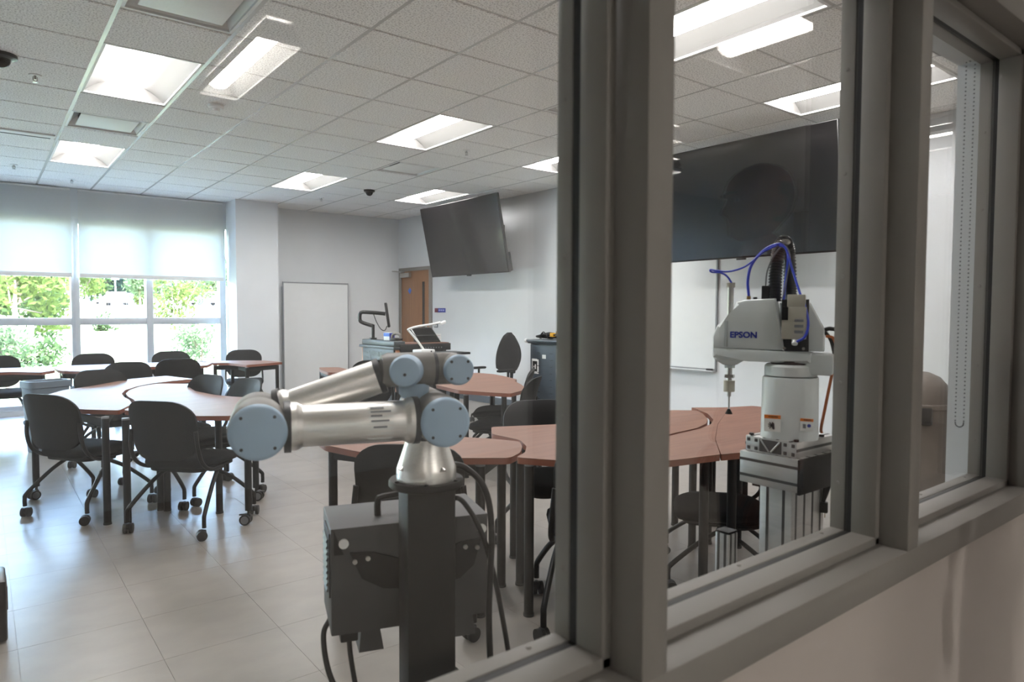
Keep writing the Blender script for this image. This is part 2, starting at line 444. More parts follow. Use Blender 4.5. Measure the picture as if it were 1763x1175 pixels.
# ---- interior window: hollow metal frame with three panes in view
wi = sempty('window_1'); wi['label'] = 'grey metal framed interior window between corridor and classroom'
OP = [(-.902, -.140), (-.089, .673), (.724, 1.486), (1.537, 2.299)]
POSTS = [(-.953, -.902), (-.140, -.089), (.673, .724), (1.486, 1.537), (2.299, 2.350)]
SZ0, SZ1, HZ0, HZ1 = .846, .903, 2.122, 2.175
ST = .016
for a, b in POSTS:
    p = B().lohi((a, .58, SZ1-.002), (b, .64, HZ0+.002), bev=.003)
    lo = a-ST if a > -.95 else a; hi = b+ST if b < 2.34 else b
    p.lohi((lo, .638, SZ1-.002), (hi, .690, HZ0+.002), bev=.0025)
    mu = p.out('mullion', M_frame, wi)
    B().lohi((lo+.002, .690, SZ1), (hi-.002, .705, HZ0)).out('gasket', M_gasket, mu)
    bd = B().lohi((lo, .705, SZ1), (hi, .736, HZ0), bev=.002).out('glazing_bead', M_frame, wi)
    for zz in (1.02, 1.24, 1.47, 1.69, 1.91):
        for xx, sx in ((lo, -1), (hi, 1)):
            B().cyl((xx, .72, zz), (xx+sx*.0022, .72, zz), .0042, .003, 10).out('screw', M_frame, bd)
s1 = B().lohi((-.953, .58, SZ0), (2.35, .64, SZ1), bev=.003)
s1.lohi((-.953, .638, SZ0), (2.35, .690, SZ1+ST), bev=.0025)
sl = s1.out('sill', M_frame, wi)
B().lohi((-.95, .690, SZ0), (2.35, .705, SZ1+ST-.002)).out('gasket', M_gasket, sl)
bd = B().lohi((-.953, .705, SZ0), (2.35, .736, SZ1+ST), bev=.002).out('glazing_bead', M_frame, wi)
for a, b in OP:
    for t in (.1, .5, .9):
        x = a+(b-a)*t
        B().cyl((x, .722, SZ1+ST), (x, .722, SZ1+ST+.0022), .0042, .003, 10).out('screw', M_frame, bd)
h1 = B().lohi((-.953, .58, HZ0), (2.35, .64, HZ1), bev=.003)
h1.lohi((-.953, .638, HZ0-ST), (2.35, .690, HZ1), bev=.0025)
hd = h1.out('head', M_frame, wi)
B().lohi((-.95, .690, HZ0-ST+.002), (2.35, .705, HZ1)).out('gasket', M_gasket, hd)
B().lohi((-.953, .705, HZ0-ST), (2.35, .736, HZ1), bev=.002).out('glazing_bead', M_frame, wi)
for a, b in OP:
    # one reflecting face (a single sheet, 6 mm thick block would mirror twice)
    B().lohi((a-.01, .6945, SZ1), (b+.01, .7005, HZ0)).out('glass_pane', M_glass, wi)
rv = B().lohi((2.302, .736, .85), (2.36, .80, 2.17)); rv.lohi((-.95, .736, .80), (2.36, .80, .855)); rv.lohi((-.95, .736, 2.125), (2.36, .80, 2.18))
struct(rv.out('trim_1', M_wall), 'white plaster return inside the interior window')

# ---- far curtain window
wf = sempty('window_2'); wf['label'] = 'tall aluminium framed outside windows looking onto the lawn'
MX = [-2.36, -1.81, -.86, .09, 1.04, 1.95, 2.96]
for k, x in enumerate(MX):
    wdt = .09 if k != 4 else .10
    b = B().lohi((x-wdt/2, 11.0, .06), (x+wdt/2, 11.14, 2.64), bev=.004)
    if k == 4: b.lohi((x-.012, 10.985, .06), (x+.012, 11.0, 2.64))
    b.out('mullion', M_alu, wf)
for a, b in zip(MX, MX[1:]):
    B().lohi((a+.045, 11.01, 1.19), (b-.045, 11.13, 1.285), bev=.004).out('transom', M_alu, wf)
    B().lohi((a+.045, 11.01, .06), (b-.045, 11.13, .13), bev=.004).out('transom', M_alu, wf)
    B().lohi((a+.045, 11.01, 2.58), (b-.045, 11.13, 2.64), bev=.004).out('transom', M_alu, wf)
    B().lohi((a+.04, 11.06, .12), (b-.04, 11.068, 1.20)).out('glass_pane', M_glassw, wf)
    B().lohi((a+.04, 11.06, 1.28), (b-.04, 11.068, 2.59)).out('glass_pane', M_glassw, wf)
def roller_blind(x0, x1, label):
    t = thing('roller_blind', label, 'blind', ((x0+x1)/2, 10.93, 1.84), group='roller blinds on the outside windows')
    hw = (x1-x0)/2
    B().lohi((-hw, -.001, .05), (hw, .001, 1.165)).out('fabric', M_blind, t)
    B().lohi((-hw, -.012, 0), (hw, .012, .055), bev=.006).out('hem_bar', M_grid, t)
    B().cyl((-hw, .03, 1.165), (hw, .03, 1.165), .03, n=16).out('roller', M_grid, t)
roller_blind(1.085, 2.955, 'wide white roller blind half lowered, right of the thick window mullion')
roller_blind(-.80, 1.00, 'white roller blind half lowered at the left edge, left of the thick mullion')
roller_blind(-2.35, -.90, 'white roller blind farthest left on the outside windows, outside the frame')

# ---- door in the long wall
def onwall(name, y, z=0, off=0.):
    """empty-like matrix on the long wall: local x runs along the wall toward the camera, local -y into the room"""
    o = bpy.data.objects.new(name, None); COL.objects.link(o)
    o.location = (WX(y)-off, y, z); o.rotation_euler = (0, 0, -PI/2+WR); return o
dr = onwall('door_1', 10.42); dr['kind'] = 'structure'; dr['label'] = 'oak veneer classroom door in a grey metal frame'
f = B().lohi((-.53, -.03, 0), (-.455, .05, 2.16), bev=.003); f.lohi((.455, -.03, 0), (.53, .05, 2.16), bev=.003); f.lohi((-.53, -.03, 2.10), (.53, .05, 2.16), bev=.003)
f.out('door_frame', M_frame, dr)
B().lohi((-.455, -.012, .01), (.455, .035, 2.10), bev=.002).out('door_leaf', M_doorw, dr)
v = B().lohi((.235, -.016, 1.02), (.305, -.010, 1.90)).out('vision_panel', M_screen, dr)
c = B().lohi((-.42, -.07, 1.99), (-.12, -.014, 2.07), bev=.006).out('door_closer', M_steel, dr)
B().tube([(-.30, -.05, 2.085), (-.46, -.20, 2.10), (-.55, -.06, 2.11)], .010, 8).out('closer_arm', M_steel, dr)
hnd = B().cyl((.36, -.014, .98), (.36, -.055, .98), .028, n=18); hnd.tube([(.36, -.055, .98), (.30, -.06, .98), (.24, -.06, .975)], .011, 8)
hnd.out('door_handle', M_steel, dr)
B().cyl((.36, -.012, 1.12), (.36, -.03, 1.12), .026, n=18).out('lock_cylinder', M_steel, dr)
B().prism([(-.07, 0), (0, -.06), (.05, .0), (.0, .055)], 0, .002, Matrix.Translation((-.17, -.013, 1.755)) @ Matrix.Rotation(R(90), 4, 'X')).out('sticker', mat('sticker_blue', (60, 110, 205), .5), dr)

# ================================================================== CEILING FITTINGS
def troffer_meshes(W, L, m_lamp, lw=.10):
    hw, hl = W/2, L/2
    fr = B()
    for a, b in (((-hw, -hl, 0), (-hw+.018, hl, .02)), ((hw-.018, -hl, 0), (hw, hl, .02)), ((-hw, -hl, 0), (hw, -hl+.018, .02)), ((-hw, hl-.018, 0), (hw, hl, .02))):
        fr.lohi(a, b)
    frame = fr.mesh('frame', M_grid)
    refl = []
    for s in (-1, 1):
        rows = []
        for k in range(9):
            t = k/8; x = s*(hw-.018-(hw-.018-lw)*t); z = .012+.095*math.sin(t*PI/2)
            rows.append([(x, -hl+.02, z), (x, hl-.02, z)])
        b = B(); n = len(rows)
        vr = [[b.bm.verts.new(p) for p in r] for r in rows]
        for q in range(n-1): b.bm.faces.new((vr[q][0], vr[q][1], vr[q+1][1], vr[q+1][0]))
        refl.append(b.mesh('reflector', M_lampd, 80))
    ends = []
    for s in (-1, 1):
        b = B()
        pts = [(-hw+.018, .012)]+[(-hw+.018+(hw-.018-lw)*k/8, .012+.095*math.sin(k/8*PI/2)) for k in range(1, 9)]
        pts = pts+[(-x, z) for x, z in reversed(pts)]
        y = s*(hl-.02)
        lo = [b.bm.verts.new((x, y, z)) for x, z in pts]
        b.bm.faces.new(lo)
        ends.append(b.mesh('end_plate', M_lampd))
    lens = B()
    rows = []
    for k in range(7):
        a = PI*k/6; rows.append([(-lw*math.cos(a), -hl+.03, .085-.035*math.sin(a)), (-lw*math.cos(a), hl-.03, .085-.035*math.sin(a))])
    vr = [[lens.bm.verts.new(p) for p in r] for r in rows]
    for q in range(6): lens.bm.faces.new((vr[q][0], vr[q][1], vr[q+1][1], vr[q+1][0]))
    lensm = lens.mesh('lamp_lens', m_lamp, 80)
    pan = B().lohi((-hw, -hl, .115), (hw, hl, .125)).mesh('housing', M_grid)
    return frame, refl, ends, lensm, pan
TROF = troffer_meshes(T-.02, 2*T-.02, M_lamp)
LIGHT_LABELS = {(-1, 2): 'recessed ceiling light nearest the camera at left, curved white reflector glowing', (-1, 7): 'smaller-looking recessed ceiling light nearest the window blinds at left',
    (3, 2): 'bright ceiling light at the middle of the ceiling, left of the window post', (3, 7): 'ceiling light above and left of the tilted wall television, near the pillar',
    (6, 2): 'ceiling light cut off by the left edge of the window post', (6, 7): 'ceiling light just above the tilted wall television',
    (3, -3): 'large bright ceiling light at the top of the middle pane', (6, -3): 'ceiling light above the wall television in the middle pane', (-1, -3): 'ceiling light outside the top left of the picture'}
for i, j in LIGHTS:
    t = thing('ceiling_light', LIGHT_LABELS[(i, j)], 'ceiling light', (gx(i)+T/2, gy(j)+T, CZ-.002), group='recessed lights in the classroom ceiling')
    fr, re, en, le, pa = TROF
    link('frame', fr, t); [link('reflector', r, t) for r in re]; [link('end_plate', e, t) for e in en]; link('lamp_lens', le, t); link('housing', pa, t)
HT = troffer_meshes(.60, .62, M_hlamp, .085)
HT2 = troffer_meshes(.26, 1.15, M_hlamp2, .06)
for k, (x, y, tr, lab) in enumerate(((3.25, -.58, HT, 'corridor ceiling light mirrored in the middle pane'), (6.0, -.78, HT, 'corridor ceiling light mirrored in the right pane'),
        (-2.2, -.6, HT, 'corridor ceiling light behind the camera at left'), (1.22, -2.62, HT2, 'long corridor ceiling light mirrored as a streak in the left pane'), (4.3, -2.62, HT2, 'long light added farther along the corridor to brighten its back wall'), (5.25, -3.36, HT2, 'long light added close to the corridor back wall to brighten it'), (-1.9, -2.62, HT2, 'long light added behind the camera to the left to brighten the back wall'))):  # last three strips are added, unseen, to brighten the back wall
    t = thing('ceiling_light', lab, 'ceiling light', (x, y, 2.738), group='corridor ceiling lights')
    link('frame', tr[0], t); [link('reflector', r, t) for r in tr[1]]; [link('end_plate', e, t) for e in tr[2]]; link('lamp_lens', tr[3], t); link('housing', tr[4], t)
# plaque diffusers
hw = T/2-.01
vf = B()
for a, b in (((-hw, -hw, 0), (-hw+.02, hw, .02)), ((hw-.02, -hw, 0), (hw, hw, .02)), ((-hw, -hw, 0), (hw, -hw+.02, .02)), ((-hw, hw-.02, 0), (hw, hw, .02))): vf.lohi(a, b)
vf = vf.mesh('frame', M_grid)
vb = B(); rows = []
for z, q in ((.012, hw-.018), (.05, hw-.05), (.09, hw-.09)): rows.append([(-q, -q, z), (q, -q, z), (q, q, z), (-q, q, z)])
vb.loft(rows, cap=False)
vb.bm.faces.new([vb.bm.verts.new((x, y, .09)) for x, y in ((-.2, -.2), (.2, -.2), (.2, .2), (-.2, .2))])
vb = vb.mesh('collar', M_grid)
vp = B().box((0, 0, .012), (.44, .44, .012), bev=.005).mesh('plaque', M_grid)
vd = B().box((0, 0, .07), (.40, .40, .03)).mesh('duct_shadow', mat('duct_shade', (60, 60, 60), .8))  # dark slab: shade inside the diffuser put into its colour
for (i, j), lab in zip(VENTS, ('large square air diffuser at the top left edge', 'square air diffuser between the two left ceiling lights', 'air diffuser barely visible beside the window post', 'square air diffuser above and left of the tilted television')):
    t = thing('air_diffuser', lab, 'air vent', (gx(i)+T/2, gy(j)+T/2, CZ-.002), group='square ceiling air diffusers')
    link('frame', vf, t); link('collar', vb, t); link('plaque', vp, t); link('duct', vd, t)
t = thing('slot_diffuser', 'long white slot diffuser in the ceiling at the left edge', 'air vent', (gx(-2), gy(6)+.50, CZ-.012))
B().box((0, 0, 0), (1.16, .17, .016), bev=.003).out('face_plate', M_grid, t); B().box((0, .03, -.009), (1.1, .02, .004)).out('slot', mat('duct_shade', (60, 60, 60)), t)  # slot is a raised strip, the opening's shade put into its colour
# sprinklers, detector, domes
def sprinkler(x, y, lab):
    t = thing('fire_sprinkler', lab, 'sprinkler', (x, y, CZ-.006), group='ceiling fire sprinklers')
    B().lathe([(.0, -.004), (.035, -.004), (.04, 0), (.04, .003), (0, .003)], n=20).out('escutcheon', M_grid, t)
    b = B().cyl((0, 0, 0), (0, 0, -.03), .008, n=10); b.tube([(-.012, 0, -.012), (-.014, 0, -.03), (0, 0, -.045), (.014, 0, -.03), (.012, 0, -.012)], .003, 6)
    b.out('head', M_steel, t); B().cyl((0, 0, -.045), (0, 0, -.049), .016, n=12).out('deflector', M_steel, t)
for x, y, lab in ((.35, 5.90, 'fire sprinkler left of the nearest left ceiling light'), (.35, 9.65, 'fire sprinkler at the left edge above the blinds'), (.96, 10.25, 'fire sprinkler just above the blinds near the thick mullion'),
        (3.98, 5.85, 'fire sprinkler below the middle ceiling light'), (3.97, 9.60, 'fire sprinkler near the far wall above the whiteboard')): sprinkler(x, y, lab)
t = thing('smoke_detector', 'round white smoke detector on the ceiling by the left lights', 'smoke detector', (1.54, 5.84, CZ-.004))
B().lathe([(0, 0), (.06, 0), (.062, -.015), (.05, -.03), (0, -.03)], n=24).out('body', M_grid, t); B().lathe([(0, -.03), (.03, -.03), (.026, -.05), (0, -.052)], n=20).out('sensor', M_grid, t)
t = thing('dome_camera', 'small dark dome camera on the ceiling near the far wall', 'camera', (4.24, 8.59, CZ-.004))
B().lathe([(0, 0), (.075, 0), (.075, -.02), (.06, -.03), (0, -.03)], n=24).out('base', M_tvb, t); B().ball((0, 0, -.03), .05, u=18, v=10).out('dome', M_screen, t)
t = thing('dome_camera', 'dark ceiling dome cut off at the left edge', 'camera', (.15, 5.57, CZ-.004))
B().lathe([(0, 0), (.09, 0), (.09, -.02), (.07, -.03), (0, -.03)], n=24).out('base', M_tvb, t); B().ball((0, 0, -.03), .055, u=18, v=10).out('dome', M_screen, t)

# ================================================================== WALL FITTINGS
def television(yc, ztop, zbot, xtop, xbot, width, label):
    """centre yc on the long wall; tilted so the top leans into the room"""
    h = math.hypot(ztop-zbot, xbot-xtop); tilt = math.atan2(xbot-xtop, ztop-zbot)
    t = thing('television', label, 'television', ((xtop+xbot)/2, yc, (ztop+zbot)/2), -PI/2+WR*.5, 'wall televisions')
    rot = Matrix.Rotation(tilt, 3, 'X')       # local x along wall toward camera, -y into the room
    def P(v): return rot @ Vector(v)
    B().box(P((0, .03, 0)), (width, .045, h), rot, bev=.006).out('casing', M_tvb, t)
    B().box(P((0, .006, .004)), (width-.016, .004, h-.024), rot).out('screen', M_screen, t)
    B().box(P((0, .06, -.12)), (width*.72, .05, h*.6), rot, bev=.015).out('rear_housing', M_tvb, t)
    B().box(P((.02, .02, -h/2-.008)), (.10, .02, .018), rot, bev=.004).out('sensor_bar', M_tvb, t)
    B().box(P((width/2-.03, .07, -h/2+.14)), (.05, .05, .26), rot, bev=.008).out('side_module', M_tvb, t)
    wy = (WX(yc)-(xtop+xbot)/2)
    b = B().box((0, wy-.015, 0), (.7, .02, .42)); b.tube([(-.2, wy-.02, 0), (-.05, .30 if wy > .4 else wy*.6, 0), (-.12, .10, 0)], .022, 8); b.tube([(.2, wy-.02, 0), (.05, .30 if wy > .4 else wy*.6, 0), (.12, .10, 0)], .022, 8)
    b.out('wall_bracket', M_blackm, t)
television(8.30, 2.975, 1.925, 5.44, 5.66, 1.94, 'large television on the long wall near the door, tilted down from the wall')
television(3.79, 2.99, 1.905, 5.58, 5.70, 1.95, 'large television seen through the middle pane with a head mirrored over it')
# fixed whiteboard
o = onwall('whiteboard', 5.60, .77); tag(o, 'wall mounted whiteboard below the television in the middle pane', 'whiteboard')
B().lohi((-1.22, -.012, 0), (1.22, 0, 1.20)).out('writing_surface', M_board, o)
b = B()
for a, c in (((-1.23, -.02, -.012), (1.23, 0, .012)), ((-1.23, -.02, 1.19), (1.23, 0, 1.212)), ((-1.23, -.02, 0), (-1.21, 0, 1.2)), ((1.21, -.02, 0), (1.23, 0, 1.2))): b.lohi(a, c, bev=.003)
b.out('frame', M_bframe, o); B().lohi((-1.2, -.075, -.02), (1.22, 0, -.004), bev=.004).out('tray', M_alu, o)
B().lohi((1.13, -.06, -.004), (1.2, -.03, .014), bev=.003).out('marker', M_ink, o)
# leaning whiteboard at the far wall
t = thing('whiteboard', 'tall portable whiteboard in a thin frame leaning against the far wall', 'whiteboard', (4.395, 10.86, .05))
B().lohi((-.55, -.012, 0), (.55, .012, 1.80)).out('writing_surface', M_board, t)
b = B()
for a, c in (((-.56, -.018, -.012), (.56, .016, .012)), ((-.56, -.018, 1.79), (.56, .016, 1.812)), ((-.56, -.018, 0), (-.545, .016, 1.8)), ((.545, -.018, 0), (.56, .016, 1.8))): b.lohi(a, c, bev=.003)
b.out('frame', M_bframe, t)
for q in (-.48, .48): B().lohi((q-.02, -.1, -.05), (q+.02, .12, -.012), bev=.005).out('foot', M_alu, t)
# room sign and switches by the door
o = onwall('room_sign', 9.655, 1.41); tag(o, 'small blue and maroon sign on the wall right of the door', 'sign')
B().lohi((-.155, -.008, -.035), (.155, 0, .035), bev=.002).out('plate', M_inkb, o); B().lohi((-.155, -.010, -.035), (-.06, -.007, .035)).out('maroon_block', mat('maroon', (110, 44, 60), .5), o)
for k in range(3): B().lohi((-.04+.06*k, -.0095, -.012), (.005+.06*k, -.0075, .014)).out('lettering', mat('sign_text', (150, 160, 215), .5), o)
o = onwall('light_switch', 9.78, 1.15); tag(o, 'grey double switch plate beside the door handle', 'switch')
B().lohi((-.055, -.008, -.03), (.055, 0, .03), bev=.002).out('plate', M_slate, o); B().lohi((-.035, -.013, -.016), (-.01, -.007, .016), bev=.002).out('toggle', M_white, o); B().lohi((.01, -.013, -.016), (.035, -.007, .016), bev=.002).out('toggle', M_white, o)
o = onwall('wall_notice', 9.72, .93); tag(o, 'pale printed notice on the wall below the switch', 'notice')
B().lohi((-.09, -.006, -.11), (.09, 0, .09), bev=.001).out('sheet', M_label, o)
for k in range(4): B().lohi((-.07, -.007, .05-.04*k), (.07, -.0055, .06-.04*k)).out('print_line', mat('print_pink', (205, 180, 178), .6), o)

# ================================================================== TABLES
LEG_R = .0225
def smooth_poly(poly, rad):
    """round each corner a little"""
    out = []; n = len(poly)
    for k in range(n):
        p0, p1, p2 = Vector(poly[k-1]), Vector(poly[k]), Vector(poly[(k+1) % n])
        a, b = (p0-p1), (p2-p1); r = min(rad, a.length*.42, b.length*.42)
        a = p1+a.normalized()*r; b = p1+b.normalized()*r
        for t in (0, .33, .67, 1):
            q = a*(1-t)**2+p1*2*t*(1-t)+b*t*t; out.append((q.x, q.y))
    return out
def caster_parts(parent, x, y, rz, hub=True, r=.035):
    c = B().box((0, .012, r+.012), (.022, .055, .05), bev=.008); c.cyl((0, 0, r+.02), (0, 0, r*2+.03), .009, n=10); c.box((0, .045, r+.03), (.02, .03, .008), bev=.003)
    me = c.mesh('caster', M_wheel); o = link('caster', me, parent, (x, y, 0), rz)
    for s in (-1, 1):
        w_ = B().cyl((s*.010, .018, r), (s*.028, .018, r), r, n=20).out('wheel', M_wheel, o)
    if hub:
        for s in (-1, 1): B().cyl((s*.0275, .018, r), (s*.0295, .018, r), r*.72, n=18).out('wheel_hub', M_hub, o)
    return o
def table(poly, legs, label, grp, casters=(), rails=True, z=.735, rad=.03, thick=.03, glide=True):
    cx = sum(p[0] for p in poly)/len(poly); cy = sum(p[1] for p in poly)/len(poly)
    t = thing('classroom_table', label, 'table', (cx, cy, 0), group=grp)
    loc = [(x-cx, y-cy) for x, y in poly]
    B().prism(smooth_poly(loc, rad), z-.004, z).out('table_top', M_wood, t)
    B().prism(smooth_poly(loc, rad), z-thick, z-.004).out('top_edge', M_edge, t)
    L = [(x-cx, y-cy) for x, y in legs]
    for k, (x, y) in enumerate(L):
        zb = .095 if k in casters else 0.
        o = B().cyl((x, y, zb), (x, y, z-thick-.012), LEG_R, n=18).out('leg', M_blackm, t)
        B().cyl((x, y, z-thick-.012), (x, y, z-thick), LEG_R*.99, n=18).out('leg_cap', M_hub, o)
        if k in casters: caster_parts(t, x, y, random.uniform(0, 6.28))
        elif glide: B().cyl((x, y, 0), (x, y, .012), LEG_R*1.12, n=16).out('glide', M_wheel, o)
    if rails and len(L) > 1:
        n = len(L)
        for k in range(n if n > 2 else 1):
            a, b = Vector(L[k]), Vector(L[(k+1) % n]); d = b-a
            if d.length < .06: continue
            m = (a+b)/2
            B().box((m.x, m.y, z-thick-.035), (d.length, .03, .05), Matrix.Rotation(math.atan2(d.y, d.x), 3, 'Z'), bev=.003).out('apron_rail', M_blackm, t)
    return t
GA, GB_, GE, GM = 'tables of the left cluster', 'tables along the windows', 'tables of the right cluster', 'tables in the middle of the room'
table([(.30, 5.72), (.54, 5.26), (.71, 5.09), (.83, 5.38), (.855, 5.65), (.85, 5.85), (.87, 6.10), (.93, 6.35), (1.05, 6.60), (1.20, 6.78), (1.38, 6.92), (1.61, 7.02), (1.47, 7.53), (1.13, 7.38), (.78, 6.92), (.53, 6.66), (.36, 6.28)],
      [(.30, 6.06), (.625, 5.06), (1.00, 6.86), (1.45, 7.28)], 'left crescent table of the front left cluster, hollow side hugging its neighbour', GA, casters=(0,))
table([(.735, 5.09), (.78, 4.98), (1.05, 4.53), (1.22, 4.41), (1.34, 4.43), (1.40, 4.88), (1.52, 4.98), (1.64, 5.22), (1.52, 5.38), (1.43, 5.60), (1.375, 5.95), (1.40, 6.25), (1.49, 6.58), (1.24, 6.76), (1.08, 6.60), (.96, 6.34), (.897, 6.10), (.877, 5.85), (.882, 5.65), (.86, 5.37)],
      [(.72, 4.92), (1.35, 4.50), (1.57, 5.05), (1.27, 4.88), (1.00, 5.16), (.965, 5.20)], 'front left cluster table with rounded left end and scooped back, behind the robot elbow', GA, casters=(1, 2), rails=False)
table([(-.60, 9.00), (.26, 8.95), (.50, 8.70), (.64, 8.93), (.60, 9.45), (.2, 9.6), (-.60, 9.65)], [(.52, 8.82), (-.5, 9.1), (-.5, 9.55), (.5, 9.42)], 'leftmost table of the row along the windows', GB_)
table([(.665, 8.93), (.70, 8.77), (.92, 8.49), (1.06, 8.64), (1.36, 8.86), (1.36, 9.55), (.9, 9.6), (.66, 9.45)], [(.72, 8.86), (.95, 8.60), (1.3, 8.95), (1.28, 9.46), (.74, 9.42)], 'second table from the left in the window row', GB_)
table([(1.39, 8.86), (2.13, 8.66), (2.28, 9.0), (2.2, 9.5), (1.39, 9.55)], [(1.45, 8.95), (2.10, 8.76), (2.16, 9.42), (1.46, 9.46)], 'third table of the window row, behind the facing chair', GB_)
table([(2.31, 9.03), (2.46, 8.91), (2.54, 8.46), (3.06, 8.68), (2.96, 9.09), (2.60, 9.36), (2.25, 9.5)], [(2.57, 8.55), (3.0, 8.73), (2.33, 9.05), (2.60, 9.27)], 'brown table at the right end of the window row beside the pillar', GB_)
table([(2.92, 6.93), (3.06, 6.80), (3.17, 6.73), (3.24, 7.05), (3.30, 7.5), (3.1, 7.6), (3.0, 7.32)], [(3.0, 7.05), (3.14, 6.84), (3.22, 7.42), (3.08, 7.48)], 'small table before the portable whiteboard, seen above the robot forearm', GM)
table([(2.87, 6.52), (3.03, 6.70), (3.28, 6.6), (3.55, 6.5), (3.5, 6.2), (3.02, 6.2)], [(2.97, 6.5), (3.06, 6.28), (3.42, 6.28), (3.3, 6.5)], 'table almost hidden behind the robot forearm, before the lectern', GM)
table([(3.13, 4.72), (3.26, 4.42), (3.34, 4.28), (3.53, 4.38), (3.72, 4.57), (3.84, 4.77), (3.92, 4.93), (3.97, 5.03), (4.09, 5.14), (4.18, 5.44), (4.24, 5.73), (4.19, 5.95), (3.9, 6.0), (3.55, 5.75), (3.2, 5.2)],
      [(3.18, 4.68), (3.38, 4.42), (3.72, 4.72), (3.98, 5.4), (3.7, 5.7), (3.3, 5.0)], 'brown wavy edged table right of the robot wrist', GM, rails=False)
table([(1.32, 3.17), (1.38, 2.92), (1.67, 2.53), (1.86, 2.39), (1.97, 2.45), (2.07, 2.56), (2.14, 2.67), (2.07, 2.81), (1.97, 2.95), (1.80, 3.15), (1.55, 3.38), (1.36, 3.40)],
      [(1.39, 3.24), (1.77, 2.49), (2.05, 2.70), (1.58, 3.28)], 'brown table directly behind the black robot pedestal', GE, rails=True)
table([(1.89, 2.385), (2.0, 2.22), (2.35, 2.20), (2.7, 2.30), (2.96, 2.345), (3.19, 2.37), (3.36, 2.43), (3.50, 2.52), (3.68, 2.69), (3.76, 2.80), (3.64, 2.91), (3.3, 2.92), (2.63, 2.95), (2.28, 3.10), (2.15, 2.92), (2.165, 2.70), (2.09, 2.55), (1.99, 2.44)],
      [(1.95, 2.36), (2.14, 2.66), (2.35, 2.98), (3.28, 2.46), (3.55, 2.80)], 'long rounded table of the right cluster crossing behind the window post', GE, rails=False)
table([(2.02, 2.195), (2.22, 1.98), (2.41, 1.915), (2.68, 1.86), (2.98, 2.10), (3.4, 2.38), (3.9, 2.66), (3.80, 2.82), (3.70, 2.665), (3.52, 2.495), (3.37, 2.405), (3.19, 2.345), (2.96, 2.32), (2.7, 2.275), (2.35, 2.175)],
      [(2.45, 2.02), (2.66, 1.93), (3.42, 2.45), (3.75, 2.66)], 'front table of the right cluster in the middle pane, left of the small metal post', GE, rails=False, rad=.010)
table([(2.684, 1.857), (2.80, 1.825), (3.25, 1.72), (3.9, 2.05), (4.28, 2.60), (4.26, 2.70), (4.04, 2.77), (3.85, 2.91), (3.803, 2.822), (3.903, 2.659), (3.4015, 2.3785), (2.9815, 2.0985)],
      [(2.83, 1.895), (3.5, 2.30), (4.0, 2.45), (4.12, 2.66)], 'brown table behind the white robot arm in the middle pane', GE, rails=False, rad=.010)

# ================================================================== CHAIRS
def make_chair():
    t = thing('nesting_chair', '', 'chair')
    # seat cushion (faces +y)
    rows = []
    for zz, k in ((.405, .90), (.412, .97), (.43, 1.0), (.45, .985), (.462, .92), (.466, .70)):
        rows.append([Vector((x*k, y*k-.0, zz+.012*(abs(x)/.24)**2-.012*(max(0, y)/.23)**2)) for x, y in rrect(.47, .46, .13, 6)])
    b = B().loft(rows); b.out('seat', M_fabric, t, 50)
    B().prism(rrect(.40, .38, .08, 4), .385, .408, bev=.006).out('seat_pan', M_black, t)
    # backrest: curved shell with rounded corners
    def bp(u, v, off):
        x = u*.235*(1-.05*(1-v)); z = .475+.375*v
        y = -.235-.07*v-.045*(1-(u*u))+off+.02*math.sin(v*PI)
        return Vector((x, y, z))
    out = []
    N = 9
    poly = rrect(2, 2, .62, 6)
    rowsb = []
    for k, off in ((.86, -.010), (1.0, -.006), (1.0, .008), (.86, .016)):
        rowsb.append([bp(x*k, .5+.5*y*k, off) for x, y in poly])
    bb = B()
    vr = [[bb.bm.verts.new(p) for p in r] for r in rowsb]; n = len(poly)
    for a, c in zip(vr, vr[1:]):
        for k in range(n): bb.bm.faces.new((a[k], a[(k+1) % n], c[(k+1) % n], c[k]))
    # fill front and back with inner rings so the curve holds
    for row, off, flip in ((vr[0], -.010, True), (vr[-1], .016, False)):
        prev = row
        for k in (.6, .3):
            r2 = [bb.bm.verts.new(bp(x*k, .5+.5*y*k, off)) for x, y in poly]
            for q in range(n): bb.bm.faces.new((prev[q], prev[(q+1) % n], r2[(q+1) % n], r2[q]))
            prev = r2
        bb.bm.faces.new(prev)
    bb.out('backrest', M_black, t, 50)
    for s in (-1, 1):
        B().tube([(s*.225, -.265, .66), (s*.235, -.262, .56), (s*.238, -.225, .46), (s*.225, -.13, .40), (s*.20, .02, .385)], .0125, 8, sub=4).out('back_support', M_blackm, t, 60)
    # inverted V side frames
    for s in (-1, 1):
        for f_ in (-1, 1):
            B().tube([(s*.17, -.02*f_, .375), (s*.215, f_*.10, .30), (s*.265, f_*.245, .165), (s*.27, f_*.262, .125), (s*.27, f_*.262, .075)], .0135, 8, sub=4).out('leg', M_blackm, t, 60)
            c = B().box((0, .010, .045), (.018, .045, .035), bev=.007).mesh('caster', M_wheel); o = link('caster', c, t, (s*.27, f_*.262, 0), rz=random.uniform(0, 6.28))
            for q in (-1, 1): B().cyl((q*.008, .014, .031), (q*.026, .014, .031), .031, n=18).out('wheel', M_wheel, o)
    B().tube([(-.17, 0, .375), (.17, 0, .375)], .013, 8).out('cross_tube', M_blackm, t)
    return t
chair0 = make_chair(); _first = [True]
def chair(x, y, az, label, grp):
    if _first[0]: c = chair0; _first[0] = False
    else: c = copy_tree(chair0)
    c.location = (x, y, 0); c.rotation_euler = (0, 0, -R(az)); c['label'] = label; c['group'] = grp
    return c
GC = 'black castored classroom chairs'
chair(.58, 5.50, 55, 'black castored chair at the front left, back turned to the camera', GC)
chair(1.07, 4.73, 50, 'black castored chair nearest the blue robot elbow, back turned to the camera', GC)
